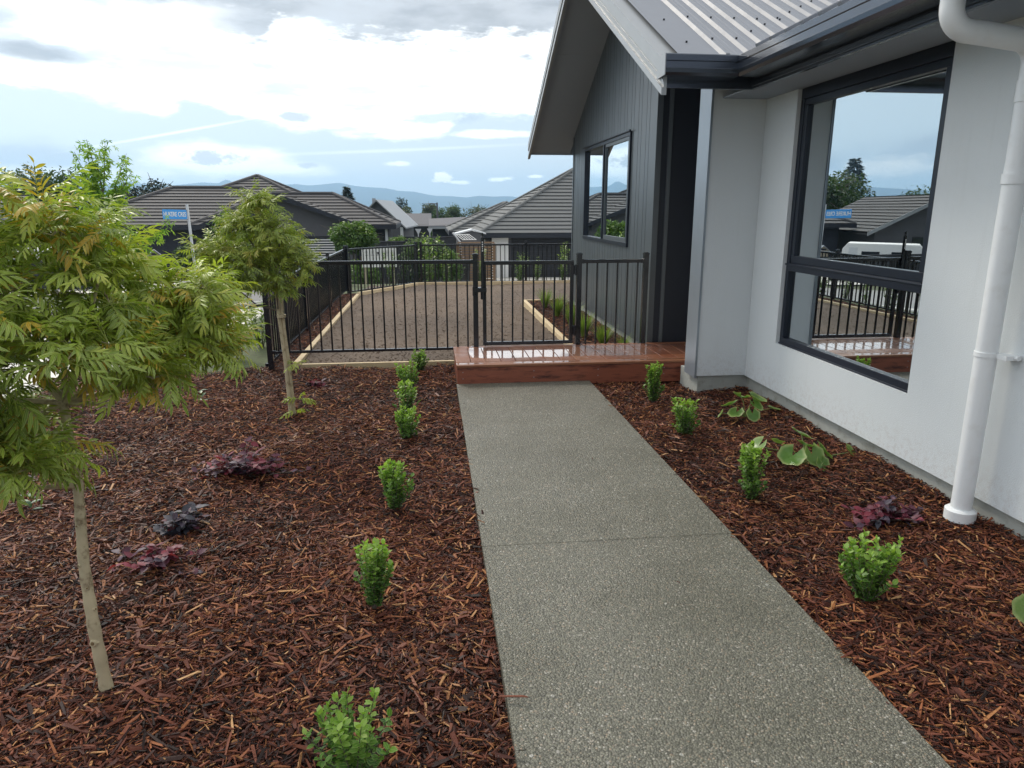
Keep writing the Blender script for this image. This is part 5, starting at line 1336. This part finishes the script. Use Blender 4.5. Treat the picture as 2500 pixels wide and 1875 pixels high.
mb.tube([(-.22, -.1, .22-z0), (.42, -.1, .22-z0)], .02, 6); mb.tube([(-.34, .5, .42-z0), (.30, .5, .42-z0)], .02, 6); mb.build('rack', M['white'], t)

# ---------------------------------------------------------------- trees and shrubs beyond
def crown_leaves(q, lobes, n, size, flat=.3, proto=None):
    L = Leaves(); tw = sum(l[6]*l[7]*0+l[3]*l[4]*l[5] for l in lobes)
    pr = proto or [blade(1.0, .5, 2, .3, .3, .5) for _ in range(3)]
    for (cx, cy, cz, rx, ry, rz_, sh, _) in lobes:
        m_ = int(n*rx*ry*rz_/tw)
        for k in range(m_):
            d = q.normal(size=3); d /= np.linalg.norm(d); rr = q.random()**.28
            p = np.array([cx, cy, cz])+d*rr*np.array([rx, ry, rz_])*(1+.10*math.sin(d[0]*7+cx*3)+.10*math.sin(d[2]*9+cy))
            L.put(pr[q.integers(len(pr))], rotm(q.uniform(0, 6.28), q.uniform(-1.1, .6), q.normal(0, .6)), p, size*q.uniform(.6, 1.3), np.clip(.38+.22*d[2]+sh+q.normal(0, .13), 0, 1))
    return L
M['treegreen'] = leafmat('distant_green', [(0, (.012, .030, .010)), (.3, (.030, .065, .016)), (.6, (.07, .12, .03)), (1, (.14, .19, .05))], None, .2, .6)
M['treebright'] = leafmat('bright_green', [(0, (.03, .07, .012)), (.4, (.075, .15, .022)), (.7, (.14, .22, .04)), (1, (.24, .28, .07))], None, .25, .5)
M['treedark'] = leafmat('conifer_green', [(0, (.006, .016, .012)), (.5, (.016, .034, .020)), (1, (.035, .055, .03))], None, .1, .7)
M['treeolive'] = leafmat('olive_green', [(0, (.035, .045, .02)), (.5, (.08, .10, .045)), (1, (.15, .15, .08))], None, .2, .6)
M['pearleaf'] = leafmat('maple_leaves', [(0, (.10, .20, .03)), (.5, (.22, .34, .05)), (1, (.36, .46, .10))], None, .5, .5)
def tree(name, x, y, lobes, n, size, m, label, trunk_r=.12, group=None, trunk_top=None, cat='tree', seed=1, sink=.1):
    z0 = float(terr(x, y))-sink; q = np.random.default_rng(seed); t = empty(name, (x, y, z0), 0, label, cat, group)
    zc = min(l[2] for l in lobes); zt = (trunk_top if trunk_top is not None else max(l[2] for l in lobes))-z0
    mb = MB(); mb.tube([(0, 0, 0), (trunk_r*.4, 0, zt*.5), (0, 0, zt)], [trunk_r, trunk_r*.7, trunk_r*.2], 8)
    for (cx, cy, cz, rx, ry, rz_, sh, _) in lobes:
        c = np.array([cx-x, cy-y, cz-z0]); s = np.array([0, 0, max(.2, min(zt*.8, c[2]-rz_*.9))])
        mb.tube([s, (s+c)/2, c], [trunk_r*.45, trunk_r*.3, trunk_r*.12], 6)
        for k in range(4):
            d = q.normal(size=3)*np.array([rx, ry, rz_])*.7; mb.tube([c*.8+s*.2, c+d], [trunk_r*.2, trunk_r*.06], 5)
    mb.build('trunk', M['barkdark'], t, smooth=True)
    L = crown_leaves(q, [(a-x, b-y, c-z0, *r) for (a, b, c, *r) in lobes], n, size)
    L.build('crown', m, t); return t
def rl(cx, cy, cz, rx, rz_, k, seed, ry=None, sh=0):
    q = np.random.default_rng(seed); out = [(cx, cy, cz, rx*.75, (ry or rx)*.75, rz_*.75, sh-.05, 1)]
    for i in range(k):
        a = q.uniform(0, 6.28); b = q.uniform(-.6, 1); f = q.uniform(.55, .8)
        out.append((cx+rx*.62*math.cos(a)*math.cos(b), cy+(ry or rx)*.62*math.sin(a)*math.cos(b), cz+rz_*.62*math.sin(b), rx*f*.55, (ry or rx)*f*.55, rz_*f*.55, sh+q.uniform(-.1, .12), 1))
    return out
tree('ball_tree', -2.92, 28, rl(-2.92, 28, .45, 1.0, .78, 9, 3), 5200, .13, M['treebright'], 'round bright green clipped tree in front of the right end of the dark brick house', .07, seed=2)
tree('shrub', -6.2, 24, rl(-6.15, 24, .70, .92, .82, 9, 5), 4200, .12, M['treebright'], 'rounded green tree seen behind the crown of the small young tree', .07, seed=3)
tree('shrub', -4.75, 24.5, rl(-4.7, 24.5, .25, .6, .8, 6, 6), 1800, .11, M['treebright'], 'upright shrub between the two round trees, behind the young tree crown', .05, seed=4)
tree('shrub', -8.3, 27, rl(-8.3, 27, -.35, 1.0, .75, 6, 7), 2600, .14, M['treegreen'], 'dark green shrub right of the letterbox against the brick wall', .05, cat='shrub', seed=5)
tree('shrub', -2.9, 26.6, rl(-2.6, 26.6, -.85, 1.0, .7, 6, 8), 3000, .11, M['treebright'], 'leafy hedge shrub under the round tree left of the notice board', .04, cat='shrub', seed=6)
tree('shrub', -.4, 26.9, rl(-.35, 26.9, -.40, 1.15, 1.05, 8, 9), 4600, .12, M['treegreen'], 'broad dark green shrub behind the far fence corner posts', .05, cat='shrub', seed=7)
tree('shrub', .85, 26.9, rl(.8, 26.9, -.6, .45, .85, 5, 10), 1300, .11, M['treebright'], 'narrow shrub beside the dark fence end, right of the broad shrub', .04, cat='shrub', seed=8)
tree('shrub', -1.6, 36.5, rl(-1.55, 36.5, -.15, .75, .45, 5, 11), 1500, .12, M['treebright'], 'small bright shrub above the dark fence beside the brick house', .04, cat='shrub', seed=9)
# conifers and trees beyond the roofs
def conifer(x, y, top, w_, label, seed, m='treedark', group=None):
    z0 = float(terr(x, y)); q = np.random.default_rng(seed); t = empty('conifer', (x, y, z0), 0, label, 'tree', group); H_ = top-z0
    mb = MB(); mb.tube([(0, 0, 0), (0, 0, H_)], [.3, .04], 8); mb.build('trunk', M['barkdark'], t)
    L = Leaves(); pr = [blade(1.0, .38, 2, -.1, .25, .5) for _ in range(3)]
    for k in range(2300):
        f = q.random()**.8; z = H_*(.12+.88*f); r = w_*(1-f)**.8*q.random()**.4*(1+.35*math.sin(z*2.7+q.normal(0, .4))); a = q.uniform(0, 6.28)
        L.put(pr[q.integers(3)], rotm(a+q.normal(0, .4), q.uniform(-.4, .5), q.normal(0, .4)), (r*math.cos(a), r*math.sin(a), z), q.uniform(.4, .9)*w_*.30, q.random())
    L.build('crown', M[m], t)
conifer(-9.7, 90, 4.0, 2.2, 'dark pointed conifer rising behind the right shoulder of the brown roof', 3)
for k, (x, y, cz, r, rzz, mm, lab) in enumerate([
    (-26.5, 58, 1.6, 3.2, 3.4, 'treegreen', 'dark leafy tree at the far left beyond the young maple'),
    (-30.5, 60, 1.9, 3.0, 3.6, 'treegreen', 'leftmost dark tree above the near tree crown'),
    (-22.5, 62, 1.3, 2.6, 2.8, 'treedark', 'dark tree right behind the trunk top of the young maple'),
    (-19.5, 66, .9, 1.6, 1.6, 'treeolive', 'bare grey rounded tree peeping above the left end of the brown roof')]):
    tree('background_tree', x, y, rl(x, y, cz, r, rzz, 8, 40+k), 3600 if k < 3 else 500, .34, M[mm], lab, .25, group='trees beyond the left house', seed=20+k)
conifer(-141, 240, 18, 8.5, 'tall dark conifer beyond the left photo edge, seen mirrored in the big window', 9)
for k, (x, y, r) in enumerate([(-97, 170, 6.0), (-113, 165, 6.5), (-128, 170, 7), (-104, 150, 5)]):
    tree('background_tree', x, y, rl(x, y, -.5, r, r*1.2, 7, 60+k), 2400, .8, M['treegreen'], ['leafy tree left of the mirrored tall conifer', 'leafy tree right of the mirrored tall conifer', 'second leafy tree left of the mirrored conifer', 'third leafy tree left of the mirrored conifer'][k], .25, group='trees mirrored in the window', seed=70+k)
for k, (x, y, cz, r, rzz, mm, lab) in enumerate([
    (-3.9, 118, -.6, 2.6, 3.0, 'treeolive', 'brownish green tree left of the street lamp'),
    (-5.2, 150, .9, 2.2, 3.4, 'treedark', 'dark spiky tree standing tallest left of the street lamp'),
    (-1.0, 112, -2.0, 2.4, 1.9, 'treebright', 'low bright green tree just left of the street lamp pole'),
    (2.2, 120, -.6, 2.3, 2.9, 'treegreen', 'green tree just right of the street lamp pole'),
    (4.4, 128, -.3, 2.6, 3.0, 'treegreen', 'darker green tree second right of the street lamp'),
    (7.6, 126, -.4, 3.0, 2.8, 'treeolive', 'pale olive tree farthest right before the tiled roof'),
    (.2, 140, .4, 2.0, 2.6, 'treeolive', 'thin bare topped tree behind the street lamp')]):
    tree('background_tree', x, y, rl(x, y, cz, r, rzz, 8, 80+k), 2600, .36, M[mm], lab, .2, group='trees in the valley beyond the street lamp', seed=90+k)
# young maple at the verge
def maple():
    x, y = -4.95, 12.0; z0 = float(terr(x, y)); q = np.random.default_rng(77)
    t = empty('maple_sapling', (x, y, z0), 0, 'slender young maple with sparse light green leaves against the sky', 'tree'); t.scale = (1.0, 1.0, 1.13)
    mb = MB(); H_ = 2.52-z0; tr = [(0, 0, 0), (.02, 0, 1.2), (-.03, 0, 2.0), (-.08, 0, H_*.80)]; mb.tube(tr, [.034, .026, .018, .005], 8)
    star = []
    V, F, U = [], [], []
    for k in range(5):
        a = -1.9+k*.95; l_ = 1.0 if k == 2 else (.85 if k in (1, 3) else .6); b = len(V)
        V += [(0, 0, 0), (l_*.5*math.cos(a-.28), l_*.5*math.sin(a-.28), .03), (l_*math.cos(a), l_*math.sin(a), -.1), (l_*.5*math.cos(a+.28), l_*.5*math.sin(a+.28), .03)]; F.append((b, b+1, b+2, b+3)); U += [0]*4
    st = (np.array(V), np.array(F), np.array(U, float)); L = Leaves()
    def twig(p0, p1, r, nl):
        p0, p1 = np.array(p0, float), np.array(p1, float); mid = (p0+p1)/2+[0, 0, -.04]; mb.tube([p0, mid, p1], [r, r*.7, r*.3], 6)
        for k in range(nl):
            f = .2+.8*q.random(); p = (p0*(1-f)+p1*f)+q.normal(0, .05, 3)+[0, 0, -.04]
            L.put(st, rotm(q.uniform(0, 6.28), q.uniform(-1.2, .1), q.normal(0, .5)), p, .105*q.uniform(.7, 1.2), q.random())
    tw = [((0, 0, .95), (-.35, .1, 1.35)), ((0, 0, 1.05), (.25, .1, 1.9)), ((.01, 0, 1.1), (-.28, -.1, 1.8)), ((0, 0, 1.2), (.45, 0, 1.62)), ((0, 0, 1.3), (.88, .0, 1.98)), ((0, 0, 1.5), (-.33, .1, 2.2)), ((-.02, 0, 1.9), (-.55, 0, 2.55)), ((-.02, 0, 1.9), (.15, 0, 2.4)),
          ((-.03, 0, 2.0), (-.38, 0, 2.86)), ((-.03, 0, 2.1), (.42, 0, 2.62)), ((-.05, 0, 2.1), (.33, .1, 2.85)), ((-.05, 0, 2.2), (-.22, .1, 2.7)), ((-.05, 0, 2.3), (.08, 0, 2.98)), ((-.08, 0, 2.5), (-.18, 0, 3.02)), ((-.05, 0, 2.2), (.2, -.1, 2.3)), ((0, 0, 1.7), (.12, 0, 2.2)), ((0, 0, 1.4), (-.45, 0, 1.75)), ((0, 0, 1.6), (.2, .1, 1.5))]
    for a, b in tw: twig(a, b, .010, 58)
    mb.build('trunk', M['barkdark'], t, smooth=True); L.build('crown', M['pearleaf'], t, smooth=False)
maple()
# far plain: woods, shelter belts and pale sheds
def plain():
    q = np.random.default_rng(31); L = Leaves(); pr = [blade(1.0, .8, 2, .3, .3, .5) for _ in range(3)]
    for k in range(260):
        y = math.exp(q.uniform(math.log(170), math.log(1900))); x = q.uniform(-.75, .75)*y; z = float(terr(x, y)); s = .35*math.sqrt(y/200)+.1
        wl = q.uniform(6, 26)*math.sqrt(y/300); hh = q.uniform(3.0, 8)*min(1.3, math.sqrt(y/500)+.2)
        if y < 330: hh = q.uniform(3, 5.5)
        nn = 70; sh = q.uniform(-.2, .3)
        for j in range(nn):
            u = q.uniform(-1, 1); p = (x+u*wl, y+q.normal(0, 3), z+hh*q.random()*(1-.5*u*u)*(1+.3*math.sin(u*9+k)))
            L.put(pr[q.integers(3)], rotm(q.uniform(0, 6.28), q.uniform(-.6, 1), q.normal(0, .6)), p, hh*q.uniform(.25, .5), np.clip(.4+sh+q.normal(0, .1), 0, 1))
    tag(L.build('woods', M['treegreen']), 'belts of trees and woods across the valley floor', 'woods', kind='stuff')
    n = 0
    for k in range(22):
        y = math.exp(q.uniform(math.log(420), math.log(1500))); x = y*q.uniform(-.115, .10)+ (0 if k % 3 else -y*.05); z = float(terr(x, y)); s = q.uniform(.7, 1.6)*(y/700)**.5
        t = empty('farm_shed', (x, y, z), R(q.uniform(-12, 12)), 'distant pale shed roof on the valley floor', 'shed', 'pale sheds on the valley floor')
        wd, dp, h = 12*s, 9*s, 3.6*s
        mb = MB(); mb.box(-wd, wd, -dp, dp, 0, h); mb.build('wall', M['white'], t)
        mb = MB(); mb.prism([(-dp-.5, h), (dp+.5, h), (0, h+1.6*s)], 2*wd+1, 'x', -wd-.5); mb.build('roof', M['lightroof'] if k % 2 else M['white'], t)
plain()

# ---------------------------------------------------------------- air
def haze():
    mb = MB(); mb.box(-5600, 5600, -60, 6200, -60, 245); m = bpy.data.materials.new('haze'); m.use_nodes = True; t = NT(m.node_tree); t.n.clear()
    out = t.new('ShaderNodeOutputMaterial'); v = t.new('ShaderNodeVolumePrincipled'); v.inputs['Color'].default_value = (.50, .74, 1.0, 1); v.inputs['Density'].default_value = HAZE; v.inputs['Anisotropy'].default_value = .6
    t.l.new(v.outputs[0], out.inputs['Volume']); o = mb.build('haze', m); tag(o, 'pale blue air over the valley', 'haze', kind='stuff')
HAZE = 2.3e-4
haze()
